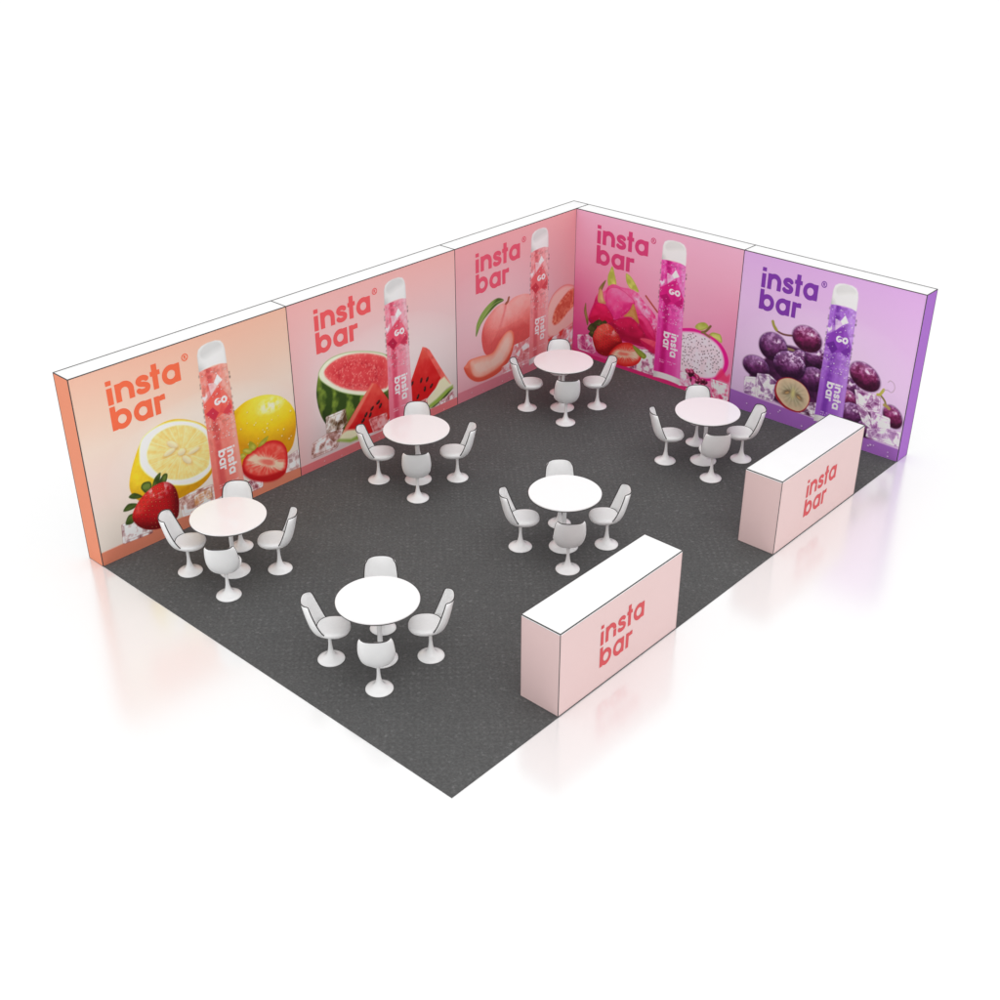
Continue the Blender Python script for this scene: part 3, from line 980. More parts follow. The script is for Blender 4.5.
    p.over(win, p.cov(d, 0.015), (205, 50, 50))
    win, d = p.poly([(2.40, 0.47), (2.52, 0.50), (2.48, 0.40), (2.42, 0.38)], False)
    p.over(win, p.cov(d, 0.015), (205, 60, 56))
    p.ice([(1.0, 0.30), (1.36, 0.36), (1.66, 0.32), (1.66, 0.17), (1.0, 0.17)], 74, tint=(226, 168, 174), dark=(200, 104, 112), op=0.5)
    p.device((220, 122, 126), (234, 176, 178), (203, 92, 100), (218, 92, 98), (184, 50, 64), bottom=0.235)
    p.drops(6, 0.3, 2.4, 0.03, 0.15, 9, 0.012, 0.022)
    return p


def art_dragonfruit():
    p = Pic(X1, NX, 4)
    p.grad([(0, (206, 64, 132)), (0.35, (208, 80, 142)), (0.8, (212, 112, 156)), (1.4, (218, 140, 170)), (1.9, (224, 158, 182)), (2.44, (226, 164, 188))])
    full = (slice(None), slice(None))
    p.over(full, np.clip((p.S - 2.0) / 0.8, 0, 1) * np.clip((1.6 - p.Z) / 1.2, 0, 1) * 0.75, (222, 148, 180))
    p.over(full, np.clip(1 - np.hypot((p.S - 2.0) / 1.3, (p.Z - 1.2) / 0.9), 0, 1) * 0.45, (232, 180, 200))
    p.over(full, np.clip(1 - p.S / 0.5, 0, 1) * np.clip((1.6 - p.Z) / 1.4, 0, 1) * 0.5, (200, 46, 122))
    band(p, 0.085, (206, 40, 112), (226, 110, 160))
    p.ice([(1.20, 0.42), (1.66, 0.50), (1.70, 0.07), (0.95, 0.07)], 81, tint=(216, 170, 196), dark=(120, 50, 84), op=0.85)
    p.ice([(0.10, 0.35), (0.39, 0.43), (0.50, 0.15), (0.45, 0.10), (0.12, 0.10)], 82, tint=(226, 170, 200), dark=(176, 50, 112), op=0.7)
    # whole fruit: overlapping scales with yellow green tips
    for l in ([(0.70, 1.33), (0.672, 1.47), (0.715, 1.60), (0.755, 1.665), (0.80, 1.56), (0.845, 1.37)],
              [(1.02, 1.605), (1.06, 1.61), (1.14, 1.565), (1.235, 1.46), (1.28, 1.37), (1.13, 1.385), (1.04, 1.48)]):
        p.leaf(l, (166, 172, 70), (214, 212, 120))
    for l in ([(0.640, 1.410), (0.60, 1.38), (0.53, 1.29), (0.50, 1.22), (0.56, 1.22), (0.60, 1.30)], [(0.252, 0.94), (0.222, 0.80), (0.262, 0.66), (0.30, 0.56), (0.32, 0.64), (0.275, 0.80)]):
        p.leaf(l, (112, 100, 50), (176, 150, 92))
    p.line([(1.423, 1.343), (1.53, 1.25), (1.66, 1.14)], 0.014, (166, 70, 56))
    out = [(0.315, 0.70), (0.36, 0.84), (0.417, 0.975), (0.455, 1.10), (0.52, 1.18), (0.629, 1.23), (0.70, 1.33), (0.80, 1.385), (0.95, 1.37), (1.10, 1.385), (1.24, 1.36), (1.42, 1.23),
           (1.62, 1.075), (1.74, 0.85), (1.74, 0.56), (1.461, 0.50), (1.189, 0.49), (0.862, 0.50), (0.554, 0.56), (0.36, 0.62)]
    win, d = p.poly(out)
    X, Y = p.S[win], p.Z[win]
    lam = p.puff(d, 0.4, (-0.1, 0.8, 0.6))
    nz, fine = p.noise(7, 23, 3, win), p.noise(34, 24, 2, win)
    a, b, c = (np.array(k) / 255 for k in ((164, 8, 66), (216, 44, 120), (232, 120, 166)))
    t = np.clip((lam - 0.15) * 1.05 + 0.5 * (nz - 0.5), 0, 1)[..., None]
    col = np.where(t < 0.5, a + (b - a) * t * 2, b + (c - b) * (t - 0.5) * 2)
    col = col + 0.10 * (fine - 0.5)[..., None]
    p.over(win, p.cov(d), col)
    # frosted right shoulder
    win, d = p.poly([(1.15, 1.36), (1.24, 1.365), (1.42, 1.235), (1.62, 1.08), (1.70, 0.90), (1.68, 0.66), (1.60, 0.86), (1.42, 1.02), (1.27, 1.16)])
    nz = p.noise(20, 26, 3, win)
    p.over(win, p.cov(d, 0.03) * np.clip(0.35 + 2.2 * (nz - 0.4), 0, 0.9), (236, 188, 210))

    def scale(pts, c0, c1, sd):
        win, d = p.poly(pts)
        lam = p.puff(d, 0.16, (-0.2, 0.8, 0.5))
        nz = p.noise(11, sd, 3, win)
        a, b = np.array(c0) / 255, np.array(c1) / 255
        p.over(win, p.cov(d, 0.012), a + (b - a) * np.clip(lam * 0.9 + 0.7 * (nz - 0.5), 0, 1)[..., None])
        p.over(win, np.clip(1 - np.abs(d) / 0.012, 0, 1) * 0.35, (150, 8, 60))
    scale([(0.35, 0.70), (0.42, 0.91), (0.48, 0.99), (0.58, 1.01), (0.701, 0.98), (0.78, 0.88), (0.83, 0.78), (0.70, 0.70), (0.553, 0.68)], (184, 6, 62), (222, 36, 100), 91)
    scale([(0.66, 1.02), (0.66, 1.20), (0.74, 1.31), (0.90, 1.34), (1.10, 1.27), (1.22, 1.17), (1.10, 1.02), (0.98, 0.90), (0.86, 0.79), (0.78, 0.88)], (208, 40, 118), (236, 122, 170), 92)
    scale([(0.80, 0.74), (0.90, 0.82), (1.008, 0.870), (1.12, 0.91), (1.22, 0.90), (1.344, 0.827), (1.45, 0.70), (1.42, 0.58), (1.267, 0.52), (1.028, 0.53), (0.88, 0.62)], (150, 4, 50), (206, 26, 84), 93)
    scale([(1.27, 0.95), (1.36, 1.02), (1.50, 0.96), (1.62, 0.80), (1.66, 0.66), (1.52, 0.68), (1.40, 0.78)], (190, 14, 80), (230, 80, 140), 94)
    scale([(1.36, 0.62), (1.50, 0.66), (1.70, 0.64), (1.72, 0.46), (1.60, 0.45), (1.44, 0.52)], (186, 16, 74), (226, 84, 110), 95)
    for l, c0, c1 in (([(1.19, 1.16), (1.23, 1.11), (1.285, 0.98), (1.325, 0.86), (1.24, 0.90), (1.161, 0.93), (1.02, 0.90), (1.08, 0.97), (1.14, 1.05)], (176, 112, 60), (206, 178, 110)),
                      ([(0.52, 1.24), (0.58, 1.22), (0.61, 1.10), (0.66, 1.03), (0.58, 1.01), (0.50, 1.02), (0.49, 1.12)], (184, 128, 90), (214, 190, 128))):
        p.leaf(l, c0, c1)
    p.drops(36, 0.5, 1.6, 0.6, 1.3, 15, 0.006, 0.012, dark=0.15, light=0.5)
    # half fruit: pink skin, white seeded flesh
    for l in ([(2.36, 1.08), (2.42, 1.16), (2.53, 1.195), (2.595, 1.145), (2.52, 1.08), (2.45, 1.05)], [(2.61, 1.00), (2.66, 1.07), (2.74, 1.085), (2.82, 1.07), (2.85, 0.96), (2.74, 0.98)]):
        p.leaf(l, (150, 160, 60), (206, 206, 120))
    win, d = p.poly([(2.02, 0.95), (2.145, 1.005), (2.321, 1.050), (2.48, 1.045), (2.681, 1.008), (2.835, 0.938), (2.955, 0.810), (3.00, 0.66), (2.955, 0.50), (2.82, 0.345),
                     (2.555, 0.26), (2.20, 0.27), (1.95, 0.45), (1.90, 0.75)])
    p.over(win, p.cov(d), (214, 24, 132))
    win, d = p.poly([(2.0, 0.90), (2.149, 0.955), (2.404, 1.005), (2.604, 0.982), (2.768, 0.917), (2.880, 0.795), (2.925, 0.645), (2.875, 0.485), (2.729, 0.348),
                     (2.45, 0.285), (2.16, 0.30), (1.98, 0.50), (1.94, 0.72)])
    nz = p.noise(9, 27, 3, win)
    p.over(win, p.cov(d, 0.014), np.array([226, 206, 216]) / 255 * (0.94 + 0.12 * nz)[..., None])
    p.over(win, np.clip(1 - np.abs(d + 0.01) / 0.02, 0, 1) * 0.35, (228, 120, 180))
    rs = np.random.RandomState(8)
    placed = []
    inside = lambda x, z: ((x - 2.38) / 0.50) ** 2 + ((z - 0.645) / 0.325) ** 2 < 1
    while len(placed) < 150:
        x, z = rs.uniform(1.95, 2.9), rs.uniform(0.30, 0.99)
        if not inside(x, z) or any((x - a) ** 2 + (z - b) ** 2 < 0.0011 for a, b in placed):
            continue
        placed.append((x, z))
        win, u, v, r, d = p.ell(x, z, rs.uniform(0.008, 0.013), rs.uniform(0.006, 0.009), rs.uniform(0, 180))
        p.over(win, p.cov(d) * 0.9, (66, 52, 62))
    p.line([(2.49, 1.03), (2.56, 1.07), (2.63, 1.165)], 0.018, (112, 92, 50))
    p.line([(2.50, 1.04), (2.60, 1.00), (2.63, 0.99)], 0.016, (128, 104, 60))
    # strawberries with their leaves
    for l in ([(0.31, 0.50), (0.36, 0.60), (0.46, 0.64), (0.50, 0.56), (0.42, 0.48)], [(0.42, 0.62), (0.52, 0.72), (0.60, 0.70), (0.58, 0.62)],
              [(0.56, 0.66), (0.65, 0.74), (0.70, 0.71), (0.66, 0.65)], [(0.33, 0.42), (0.40, 0.50), (0.47, 0.46), (0.43, 0.38)]):
        p.leaf(l, (52, 56, 26), (130, 132, 64))
    p.strawberry([(0.425, 0.34), (0.44, 0.46), (0.50, 0.57), (0.60, 0.66), (0.72, 0.70), (0.83, 0.665), (0.93, 0.58), (1.02, 0.47), (0.98, 0.37), (0.88, 0.27), (0.748, 0.148),
                  (0.60, 0.13), (0.50, 0.18)], 33, 30, cols=((138, 10, 22), (196, 38, 42), (228, 92, 78)))
    p.cut_strawberry([(0.765, 0.17), (0.83, 0.29), (0.953, 0.41), (1.07, 0.475), (1.21, 0.49), (1.34, 0.42), (1.41, 0.32), (1.36, 0.20), (1.25, 0.12), (1.10, 0.065), (0.92, 0.06),
                      (0.80, 0.10)], 34, (1.10, 0.28), 12)
    p.leaf([(1.23, 0.47), (1.33, 0.45), (1.50, 0.375), (1.46, 0.30), (1.36, 0.33), (1.27, 0.40)], (110, 130, 40), (190, 190, 90))
    # raspberry and ice
    rs = np.random.RandomState(3)
    for cx, cz, n, R in ((2.385, 0.275, 22, 0.13), (2.62, 0.225, 10, 0.08)):
        for k in range(n):
            an, rr = rs.uniform(0, 6.28), R * math.sqrt(rs.rand())
            win, u, v, r, d = p.ell(cx + rr * math.cos(an), cz + rr * math.sin(an) * 0.8, 0.040, 0.036)
            sh = np.clip(0.55 + 0.5 * (v - 0.4 * u), 0.25, 1.25)
            p.over(win, p.cov(d), np.array([206, 52, 112]) / 255 * sh[..., None])
            win, u, v, r, d = p.ell(cx + rr * math.cos(an) - 0.01, cz + rr * math.sin(an) * 0.8 + 0.012, 0.011, 0.009)
            p.over(win, p.cov(d) * 0.7, (246, 200, 222))
    p.ice([(2.14, 0.30), (2.30, 0.30), (2.40, 0.10), (2.14, 0.05)], 83, tint=(230, 196, 212), dark=(190, 90, 140), op=0.8)
    p.ice([(2.71, 0.345), (3.04, 0.335), (3.05, 0.06), (2.78, 0.05)], 84, tint=(232, 206, 214), dark=(198, 40, 96), op=0.9)
    p.ice([(2.42, 0.17), (2.72, 0.21), (2.76, 0.04), (2.42, 0.04)], 85, tint=(230, 196, 212), dark=(190, 60, 116), op=0.85)
    win, d = p.poly([(2.88, 0.55), (2.98, 0.46), (3.04, 0.50), (3.03, 0.36), (2.90, 0.36), (2.80, 0.36)])
    p.over(win, p.cov(d, 0.02) * 0.85, (222, 50, 100))
    p.device((206, 42, 140), (228, 122, 188), (176, 12, 104), (202, 22, 118), (166, 8, 96), bottom=0.175, wide=1.07)
    return p


def art_grape():
    W = X2 - X1
    p = Pic(W, int(NX * 0.9), 5)
    p.grad([(0, (200, 172, 206)), (0.4, (205, 178, 212)), (1.0, (212, 182, 216)), (1.7, (212, 178, 216)), (2.44, (205, 162, 212))])
    full = (slice(None), slice(None))
    p.over(full, np.clip((p.S - 1.9) / 0.8, 0, 1) * np.clip((p.Z - 0.4) / 2, 0, 1) * 0.35, (204, 160, 210))
    p.over(full, np.clip(1 - np.hypot((p.S - 1.5) / 1.5, (p.Z - 1.0) / 0.9), 0, 1) ** 0.7 * 0.6, (226, 206, 230))
    band(p, 0.285, (150, 94, 176), (186, 140, 202), -0.033)

    def grape(cx, cz, a, b, ang=0, frost=0.35, sd=1, tone=0):
        win, u, v, r, d = p.ell(cx, cz, a, b, ang)
        c, s = math.cos(math.radians(ang)), math.sin(math.radians(ang))
        uu, vv = u * c - v * s, u * s + v * c
        nzc = np.sqrt(np.clip(1 - r * r, 0, 1))
        lam = np.clip(-0.1 * uu + 0.62 * vv + 0.6 * nzc, 0, 1)
        nz, fi = p.noise(9, sd, 3, win), p.noise(34, sd + 1, 2, win)
        k0, k1, k2 = (np.array(q) / 255 for q in (((42, 10, 42), (96, 40, 92), (158, 114, 164)), ((54, 8, 38), (116, 32, 80), (170, 102, 150)))[tone])
        t = np.clip(lam * 1.05 - 0.10 + 0.55 * (nz - 0.5), 0, 1)[..., None]
        col = np.where(t < 0.5, k0 + (k1 - k0) * t * 2, k1 + (k2 - k1) * (t - 0.5) * 2)
        col = col * (1 + 0.55 * (fi - 0.5))[..., None]
        edge = np.clip((r - 0.72) / 0.28, 0, 1) * np.clip(0.5 + vv, 0, 1)
        col = col + (np.array([150, 118, 180]) / 255 - col) * (0.45 * edge)[..., None]
        fr = np.clip((vv + 0.15) * 1.3, 0, 1) * np.clip((fi - 0.48) * 5, 0, 1) * frost
        col = col + (np.array([226, 206, 232]) / 255 - col) * fr[..., None]
        hl = np.clip(1 - np.hypot((uu - 0.25) / 0.30, (vv - 0.45) / 0.20), 0, 1)
        col = col + (np.array([0.93, 0.86, 0.94]) - col) * (np.clip(hl * 1.4, 0, 0.85) * np.clip((fi - 0.3) * 3, 0, 1))[..., None]
        p.over(win, p.cov(d - 0.006, 0.014) * 0.5, (40, 10, 40))
        p.over(win, p.cov(d), col)
    # shadowed gaps of the bunch, stalk
    win, d = p.poly([(0.30, 0.55), (0.55, 0.95), (0.80, 1.20), (1.10, 1.22), (1.30, 1.18), (1.46, 0.9), (1.46, 0.33), (1.2, 0.27), (0.70, 0.33)])
    p.over(win, p.cov(d, 0.02), np.array([64, 24, 62]) / 255 * (0.6 + 0.8 * p.noise(14, 5, 3, win))[..., None])
    p.line([(0.585, 1.50), (0.61, 1.44), (0.66, 1.39), (0.78, 1.365), (0.93, 1.385)], 0.014, (104, 62, 60))
    p.line([(0.580, 1.51), (0.605, 1.455), (0.655, 1.40)], 0.022, (150, 142, 66))
    p.line([(0.86, 1.17), (0.95, 1.17), (1.02, 1.15)], 0.02, (130, 110, 80))
    grape(1.09, 1.08, 0.15, 0.13, 0, 0.5, 11)
    grape(1.31, 1.15, 0.17, 0.165, 0, 0.7, 13)
    grape(1.33, 0.83, 0.20, 0.185, 0, 0.2, 15)
    grape(1.147, 1.395, 0.235, 0.185, -12, 0.5, 17, 1)
    grape(0.632, 1.135, 0.235, 0.212, -10, 0.35, 19)
    grape(0.392, 0.757, 0.225, 0.165, -5, 0.2, 21)
    grape(0.925, 0.925, 0.262, 0.218, 0, 0.85, 23)
    # ice left
    p.ice([(0.215, 0.55), (0.44, 0.60), (0.45, 0.28), (0.24, 0.29)], 101, tint=(206, 182, 210), dark=(106, 62, 116))
    p.ice([(0.42, 0.66), (0.62, 0.70), (0.78, 0.62), (0.74, 0.29), (0.44, 0.275)], 102, tint=(190, 164, 198), dark=(82, 34, 86))
    p.ice([(1.15, 0.42), (1.43, 0.50), (1.43, 0.26), (1.12, 0.255)], 103, tint=(180, 150, 180), dark=(60, 24, 50))
    # cut grape
    win, d = p.poly([(0.738, 0.52), (0.77, 0.64), (0.851, 0.712), (0.95, 0.748), (1.05, 0.745), (1.16, 0.715), (1.25, 0.65), (1.318, 0.53), (1.30, 0.40), (1.23, 0.29), (1.12, 0.245),
                     (0.93, 0.262), (0.80, 0.35), (0.75, 0.43)])
    p.over(win, p.cov(d), (150, 34, 46))
    win, d = p.poly([(0.765, 0.54), (0.79, 0.64), (0.86, 0.702), (0.95, 0.736), (1.05, 0.735), (1.16, 0.705), (1.25, 0.64), (1.305, 0.53), (1.29, 0.41), (1.22, 0.31), (1.12, 0.268),
                     (0.95, 0.295), (0.83, 0.38), (0.775, 0.46)])
    X, Y = p.S[win], p.Z[win]
    q = np.clip(-d / 0.16, 0, 1)
    a, b = np.array([206, 180, 148]) / 255, np.array([152, 144, 116]) / 255
    th = np.arctan2((Y - 0.51) * 1.2, X - 1.04)
    vein = 0.5 + 0.5 * np.sin(th * 16)
    nz = p.noise(16, 7, 3, win)
    col = a + (b - a) * np.clip(q + 0.5 * (nz - 0.5), 0, 1)[..., None]
    col = col + (np.array([216, 204, 170]) / 255 - col) * (0.35 * vein * np.clip(q * 1.4, 0, 1))[..., None]
    p.over(win, p.cov(d), col)
    for x, z, an in ((0.945, 0.515, 30), (1.14, 0.495, -30)):
        win, u, v, r, d = p.ell(x, z, 0.065, 0.030, an)
        p.over(win, p.cov(d, 0.02) * 0.8, (92, 70, 50))
        win, u, v, r, d = p.ell(x, z - 0.01, 0.035, 0.016, an)
        p.over(win, p.cov(d), (178, 142, 96))
    win, u, v, r, d = p.ell(1.04, 0.52, 0.03, 0.075, 0)
    p.over(win, p.cov(d, 0.02) * 0.8, (196, 188, 120))
    # right bunch
    win, d = p.poly([(1.80, 0.95), (1.95, 0.98), (2.10, 0.80), (2.25, 0.60), (2.40, 0.40), (2.35, 0.22), (1.95, 0.24), (1.80, 0.40)])
    p.over(win, p.cov(d, 0.02), np.array([84, 34, 80]) / 255 * (0.6 + 0.8 * p.noise(14, 6, 3, win))[..., None])
    grape(1.86, 0.86, 0.17, 0.15, -25, 0.8, 31)
    grape(1.86, 0.68, 0.17, 0.16, 0, 0.3, 33, 1)
    grape(1.98, 0.48, 0.20, 0.18, -20, 0.4, 35)
    grape(2.21, 0.34, 0.13, 0.13, 0, 0.2, 37)
    grape(2.085, 1.095, 0.250, 0.178, -28, 0.5, 39, 1)
    grape(2.575, 0.64, 0.175, 0.130, -52, 0.25, 41, 1)
    p.line([(2.462, 0.76), (2.42, 0.84), (2.345, 0.905)], 0.013, (120, 108, 50))
    p.line([(2.31, 0.895), (2.345, 0.91), (2.385, 0.99)], 0.020, (172, 166, 72))
    p.line([(2.43, 0.775), (2.47, 0.765), (2.505, 0.745)], 0.022, (160, 140, 80))
    p.line([(2.385, 0.985), (2.44, 1.00), (2.50, 0.985), (2.535, 1.05), (2.51, 1.12), (2.455, 1.145), (2.43, 1.115)], 0.006, (176, 150, 170), 0.9)
    p.ice([(1.965, 0.875), (2.12, 0.89), (2.36, 0.87), (2.385, 0.645), (2.20, 0.60), (2.03, 0.655)], 104, tint=(208, 180, 210), dark=(116, 50, 108), op=0.85)
    p.ice([(2.02, 0.66), (2.20, 0.62), (2.32, 0.46), (2.30, 0.36), (2.16, 0.42)], 106, tint=(208, 184, 212), dark=(116, 50, 108), op=0.8)
    p.ice([(2.25, 0.63), (2.545, 0.61), (2.59, 0.34), (2.32, 0.32)], 105, tint=(208, 178, 210), dark=(130, 66, 130), op=0.9)
    p.ice([(2.24, 0.36), (2.50, 0.44), (2.735, 0.455), (2.735, 0.225), (2.24, 0.225)], 107, tint=(206, 182, 210), dark=(140, 86, 146), op=0.85)
    p.device((140, 76, 184), (182, 134, 214), (108, 46, 154), (128, 56, 170), (92, 32, 132), bottom=0.325, sx=0.9, ox=-0.073, wide=1.05)
    p.drops(7, 0.3, 1.3, 0.05, 0.2, 9, 0.014, 0.026)
    p.drops(5, 2.3, 2.7, 0.03, 0.16, 10, 0.014, 0.026)
    return p


# ------------------------------------------------------------------ setting: floor
bm = bmesh.new()
S_ = 400.0
vs4 = [bm.verts.new(q) for q in ((-S_, -S_, 0), (S_, -S_, 0), (S_, S_, 0), (-S_, S_, 0))]
bm.faces.new(vs4)
floor = obj('floor', bm, M_floor)
floor['kind'] = 'structure'

bm = bmesh.new()
box(bm, 0.003, X2, Y0, -0.003, 0.0005, 0.006)
carpet = obj('carpet', bm, M_carpet)
carpet['label'] = 'dark charcoal rectangular carpet covering the stand under all tables'
carpet['category'] = 'carpet'

# ------------------------------------------------------------------ wall panels
PG = 'printed panels forming the two walls'
E = 0.0046            # half width of the drawn dark edge lines


def edge_lines(parent, x0, x1, y0, y1, z0, z1, which, m=None, e=E):
    """drawn edge lines as thin dark rods along chosen edges of a box"""
    bm = bmesh.new()
    for w in which:
        if w[0] == 'x':
            y, z = (y0, y1)[int(w[1])], (z0, z1)[int(w[2])]
            box(bm, x0 + e, x1 - e, y - e, y + e, z - e, z + e)
        elif w[0] == 'y':
            x, z = (x0, x1)[int(w[1])], (z0, z1)[int(w[2])]
            box(bm, x - e, x + e, y0 + e, y1 - e, z - e, z + e)
        else:
            x, y = (x0, x1)[int(w[1])], (y0, y1)[int(w[2])]
            box(bm, x - e, x + e, y - e, y + e, z0, z1 + e + 0.0007)
    return obj('edge_lines', bm, m or M_line, parent)


def wall_panel(label, x0, x1, y0, y1, art, axis, letter_col, sx=1.0, ox=0.43, edges=(), side=None):
    t = thing('display_panel', label, 'display panel', ((x0 + x1) / 2, (y0 + y1) / 2, 0), 0, PG)
    t0 = Vector(t.location)
    g = 0.001
    bm = bmesh.new()
    box(bm, x0 + g - t0.x, x1 - g - t0.x, y0 + g - t0.y, y1 - g - t0.y, 0.0, H)
    obj('body', bm, M_white, t)
    p = art()
    if axis == 'x':       # print on the x = 0 face of the left wall, read along +y
        ya = Y0 if y0 < Y0 + 0.1 else (Y1 if y0 < Y1 + 0.1 else Y2)
        pr = p.build('printed_graphic', t, lambda s, z: (0.002 - t0.x, s + ya - t0.y, z))
        lt = lambda a, u: (0.0035 - t0.x, a + ox + ya - t0.y, u + 1.648)
    else:                 # print on the y = 0 face of the back wall, read along +x
        pr = p.build('printed_graphic', t, lambda s, z: (s + x0 - t0.x, -0.002 - t0.y, z), 1.09)
        lt = lambda a, u: (a + ox + x0 - t0.x, -0.0035 - t0.y, u + 1.648)
    m = mat('printed lettering', rgb(*letter_col, ART_GAIN), rough=0.75, spec=0.25)
    lettering(lt, m, pr, sx, 1.0)
    if side:
        bm = bmesh.new()
        if axis == 'x':
            box(bm, x0 - t0.x, x1 - t0.x, y0 - 0.003 - t0.y, y0 - t0.y, 0, H - 0.002)
        else:
            box(bm, x1 - t0.x, x1 + 0.003 - t0.x, y0 - t0.y, y1 - t0.y, 0, H - 0.002)
        obj('side_panel', bm, side, t)
    edge_lines(t, x0 - t0.x, x1 - t0.x, y0 - t0.y, y1 - t0.y, 0.0, H, edges)
    return t


wall_panel('peach printed panel with lemons and strawberries, orange end face', -T, 0, Y0, Y1, art_lemon, 'x', (236, 104, 70),
           edges=('y01', 'y11', 'x01', 'x11', 'z00', 'z10', 'z01', 'z11', 'x00'), side=M_orange)
wall_panel('pink printed panel with a halved watermelon and red wedges', -T, 0, Y1, Y2, art_melon, 'x', (226, 88, 92),
           edges=('y01', 'y11', 'x11', 'z01', 'z11'))
wall_panel('pink printed panel with a whole peach, green leaf and peach slice', -T, 0, Y2, T, art_peach, 'x', (216, 82, 106),
           edges=('y01', 'y11', 'x11', 'z01'))
wall_panel('magenta printed panel with dragon fruit and white seeded half', 0, X1, 0, T, art_dragonfruit, 'y', (206, 62, 116),
           edges=('x01', 'x11', 'y01', 'y11', 'z00', 'z10', 'z11'))
wall_panel('lilac printed panel with dark grapes, purple end face', X1, X2, 0, T, art_grape, 'y', (122, 54, 162), sx=0.905, ox=0.325,
           edges=('x01', 'x11', 'y11', 'z10', 'z11', 'y10'), side=M_purple)


# ------------------------------------------------------------------ counters
def counter(label, ya, yb, h, lx):
    xa, xb = 5.3158, 5.8168
    t = thing('counter', label, 'counter', ((xa + xb) / 2, (ya + yb) / 2, 0.006), 0, 'pink counters on the open edge')
    hx, hy = (xb - xa) / 2, (yb - ya) / 2
    bm = bmesh.new()
    box(bm, -hx, hx, -hy, hy, 0, h - 0.026)
    body = obj('body', bm, M_counter, t)
    bm = bmesh.new()
    box(bm, -hx, hx, -hy, hy, h - 0.026, h - 0.006)
    obj('countertop', bm, M_white, t)
    lettering(lambda a, u: (hx + 0.0025, a + lx - t.location.y, u + 0.236), M_red, body, 0.757, 0.86, False)
    edge_lines(t, -hx, hx, -hy, hy, 0.004, h - 0.006, ('x01', 'x11', 'y01', 'y11'), M_line, 0.0045)
    edge_lines(t, -hx, hx, -hy, hy, 0.004, h - 0.006, ('x00', 'x10', 'y00', 'y10', 'z00', 'z10', 'z01', 'z11'), M_lineg, 0.0034)
    return t


counter('pale pink counter with red lettering, nearest the front corner of the carpet', -7.3534, -5.3137, 1.020, -6.708)
counter('pale pink counter with red lettering, overlapping the lilac grape panel', -3.266, -1.2367, 1.016, -2.618)


# ------------------------------------------------------------------ tables
def make_table():
    t = thing('pedestal_table', '', 'table', (0, 0, 0.006), 0, 'round white tables')
    bm = bmesh.new()
    R = 0.441
    lathe(bm, [(0, 0.766), (R - 0.004, 0.766), (R, 0.763), (R, 0.757), (R, 0.752)], 96)
    obj('tabletop', bm, M_table, t)
    bm = bmesh.new()
    lathe(bm, [(R - 0.003, 0.753), (R + 0.002, 0.7515), (R + 0.002, 0.742), (R - 0.02, 0.735), (0.05, 0.733), (0, 0.733)], 96)
    obj('tabletop_edge', bm, M_rim, t)
    bm = bmesh.new()
    lathe(bm, [(0, 0.0), (0.178, 0.0), (0.182, 0.006), (0.178, 0.014), (0.13, 0.028), (0.085, 0.045), (0.055, 0.070), (0.040, 0.11), (0.031, 0.18), (0.027, 0.30),
               (0.026, 0.42), (0.028, 0.56), (0.034, 0.66), (0.05, 0.715), (0.075, 0.735), (0, 0.735)], 56)
    obj('pedestal', bm, M_metal, t, True)
    return t


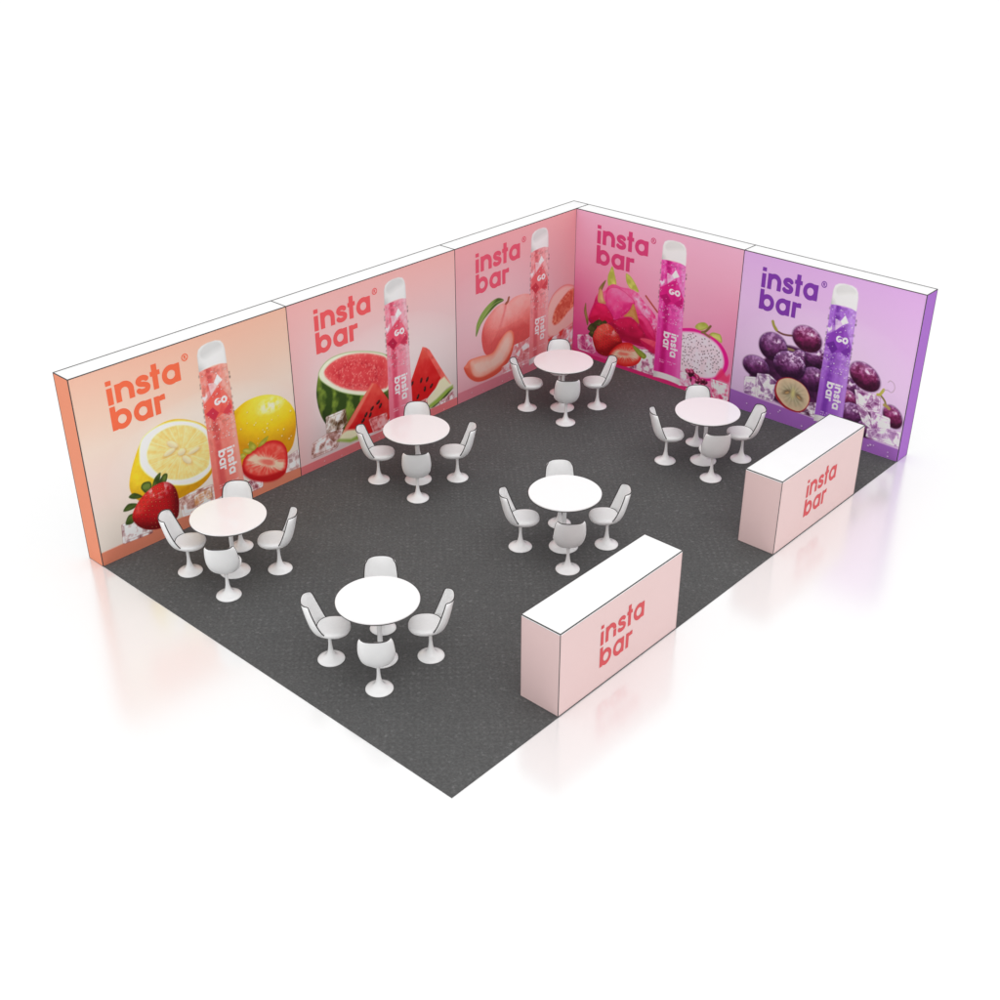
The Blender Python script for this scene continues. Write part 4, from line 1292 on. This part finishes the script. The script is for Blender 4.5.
# ------------------------------------------------------------------ chairs: moulded shell, round pad, trumpet foot; faces +x
def make_chair():
    t = thing('tulip_chair', '', 'chair', (0, 0, 0.006), 0, 'white shell chairs around the tables')
    # shell: rows from the stem to the top; spine point, edge point, half width
    rows = np.array([
        (0.050, 0.335, 0.055, 0.336, 0.030),
        (-0.030, 0.338, 0.008, 0.352, 0.088),
        (-0.095, 0.360, -0.012, 0.383, 0.132),
        (-0.145, 0.404, -0.040, 0.428, 0.162),
        (-0.182, 0.468, -0.070, 0.488, 0.178),
        (-0.208, 0.548, -0.100, 0.560, 0.185),
        (-0.229, 0.632, -0.130, 0.640, 0.181),
        (-0.247, 0.712, -0.154, 0.712, 0.173),
        (-0.258, 0.759, -0.168, 0.752, 0.162),
        (-0.266, 0.783, -0.178, 0.772, 0.146)])
    rr = catmull(rows, 4)
    nt = 25
    bm = bmesh.new()
    grid = []
    for cx, cz, ex, ez, w in rr:
        row = []
        for k in range(nt):
            q = -1 + 2 * k / (nt - 1)
            a = abs(q) ** 2.3
            row.append(bm.verts.new((cx + (ex - cx) * a, w * math.sin(q * math.pi / 2) / 1.0 * (0.93 + 0.07 * abs(q)), cz + (ez - cz) * a)))
        grid.append(row)
    for a, b in zip(grid, grid[1:]):
        for k in range(nt - 1):
            bm.faces.new((a[k], a[k + 1], b[k + 1], b[k]))
    path = [tuple(r[0].co) for r in grid] + [tuple(v.co) for v in grid[-1][1:]] + [tuple(r[-1].co) for r in grid[::-1][1:]]
    sh = obj('shell', bm, M_shell, t, True)
    md = sh.modifiers.new('thickness', 'SOLIDIFY')
    md.thickness = 0.009
    md.offset = 0
    bm = bmesh.new()
    P = np.array(path[6:-6])
    L = np.concatenate([[0], np.cumsum(np.linalg.norm(np.diff(P, axis=0), axis=1))])
    u = np.linspace(0, L[-1], 72)
    P = np.stack([np.interp(u, L, P[:, c]) for c in range(3)], -1)
    tube(bm, [tuple(q) for q in P], 0.0064, 8)
    obj('shell_outline', bm, M_line, sh, True)  # the shell's drawn outline, built as a thin dark tube
    # seat: bowl and pad in one rounded disc
    bm = bmesh.new()
    n, prof = 48, [(0.0, 0.328), (0.22, 0.331), (0.5, 0.342), (0.78, 0.362), (0.93, 0.384), (1.0, 0.406), (1.0, 0.420), (0.965, 0.434), (0.90, 0.440), (0.6, 0.437), (0, 0.433)]
    rings = []
    cx = 0.050

    def rim(an, s):
        c_, s_ = math.cos(an), math.sin(an)
        e = 2.35
        k = (abs(c_) ** e + abs(s_) ** e) ** (-1 / e)
        return cx + 0.180 * s * k * c_, 0.178 * s * k * s_
    for s, z in prof:
        if s == 0:
            rings.append([bm.verts.new((cx, 0, z))])
        else:
            rings.append([bm.verts.new(rim(2 * math.pi * i / n, s) + (z,)) for i in range(n)])
    for a, b in zip(rings, rings[1:]):
        for i in range(n):
            j = (i + 1) % n
            if len(a) == 1:
                bm.faces.new((a[0], b[j], b[i]))
            elif len(b) == 1:
                bm.faces.new((a[i], a[j], b[0]))
            else:
                bm.faces.new((a[i], a[j], b[j], b[i]))
    st = obj('seat', bm, M_pad, t, True)
    bm = bmesh.new()
    tube(bm, [rim(math.radians(an), 0.97) + (0.434,) for an in range(124, 237, 4)], 0.0052, 8)
    obj('seam', bm, M_line, st, True)
    bm = bmesh.new()
    lathe(bm, [(0, 0.0), (0.142, 0.0), (0.147, 0.006), (0.143, 0.014), (0.11, 0.026), (0.075, 0.042), (0.050, 0.066), (0.034, 0.10), (0.024, 0.15), (0.0185, 0.21),
               (0.0175, 0.27), (0.021, 0.31), (0.03, 0.322), (0, 0.322)], 48)
    obj('pedestal', bm, M_metal, t, True)
    return t


spots = [(1.256, -7.883, 'before the lemon panel'), (1.256, -4.831, 'before the watermelon panel'), (1.256, -1.778, 'in the walls\' corner'),
         (3.803, -4.831, 'by the front counter'), (3.805, -1.780, 'by the far counter'), (3.801, -7.883, 'nearest the front corner')]
table0, chair0 = make_table(), make_chair()
sides = [(45, 'right of'), (135, 'behind'), (225, 'left of'), (315, 'in front of')]
first = True
for i, (x, y, where) in enumerate(spots):
    lab = {0: 'round white table standing before the lemon panel', 1: 'round white table standing before the watermelon panel',
           2: 'round white table in the corner between the peach and dragon fruit panels', 3: 'round white table just behind the front counter',
           4: 'round white table beside the far counter, before the grape panel', 5: 'round white table nearest the front corner of the carpet'}[i]
    if i == 0:
        table0.location = (x, y, 0.006)
        table0['label'] = lab
    else:
        dup(table0, (x, y, 0.006), 0, lab)
    for an, side in sides:
        a = math.radians(an)
        p = (x - 0.011 + 0.532 * math.cos(a), y + 0.012 + 0.532 * math.sin(a), 0.006)
        what = {'right of': 'white shell chair facing left, at the right of the table ', 'behind': 'white shell chair half hidden behind the table ',
                'left of': 'white shell chair facing right, at the left of the table ', 'in front of': 'white shell chair seen from behind, in front of the table '}[side]
        lb = what + where
        if first:
            chair0.location = p
            chair0.rotation_euler = (0, 0, a + math.pi)
            chair0['label'] = lb
            first = False
        else:
            dup(chair0, p, a + math.pi, lb)
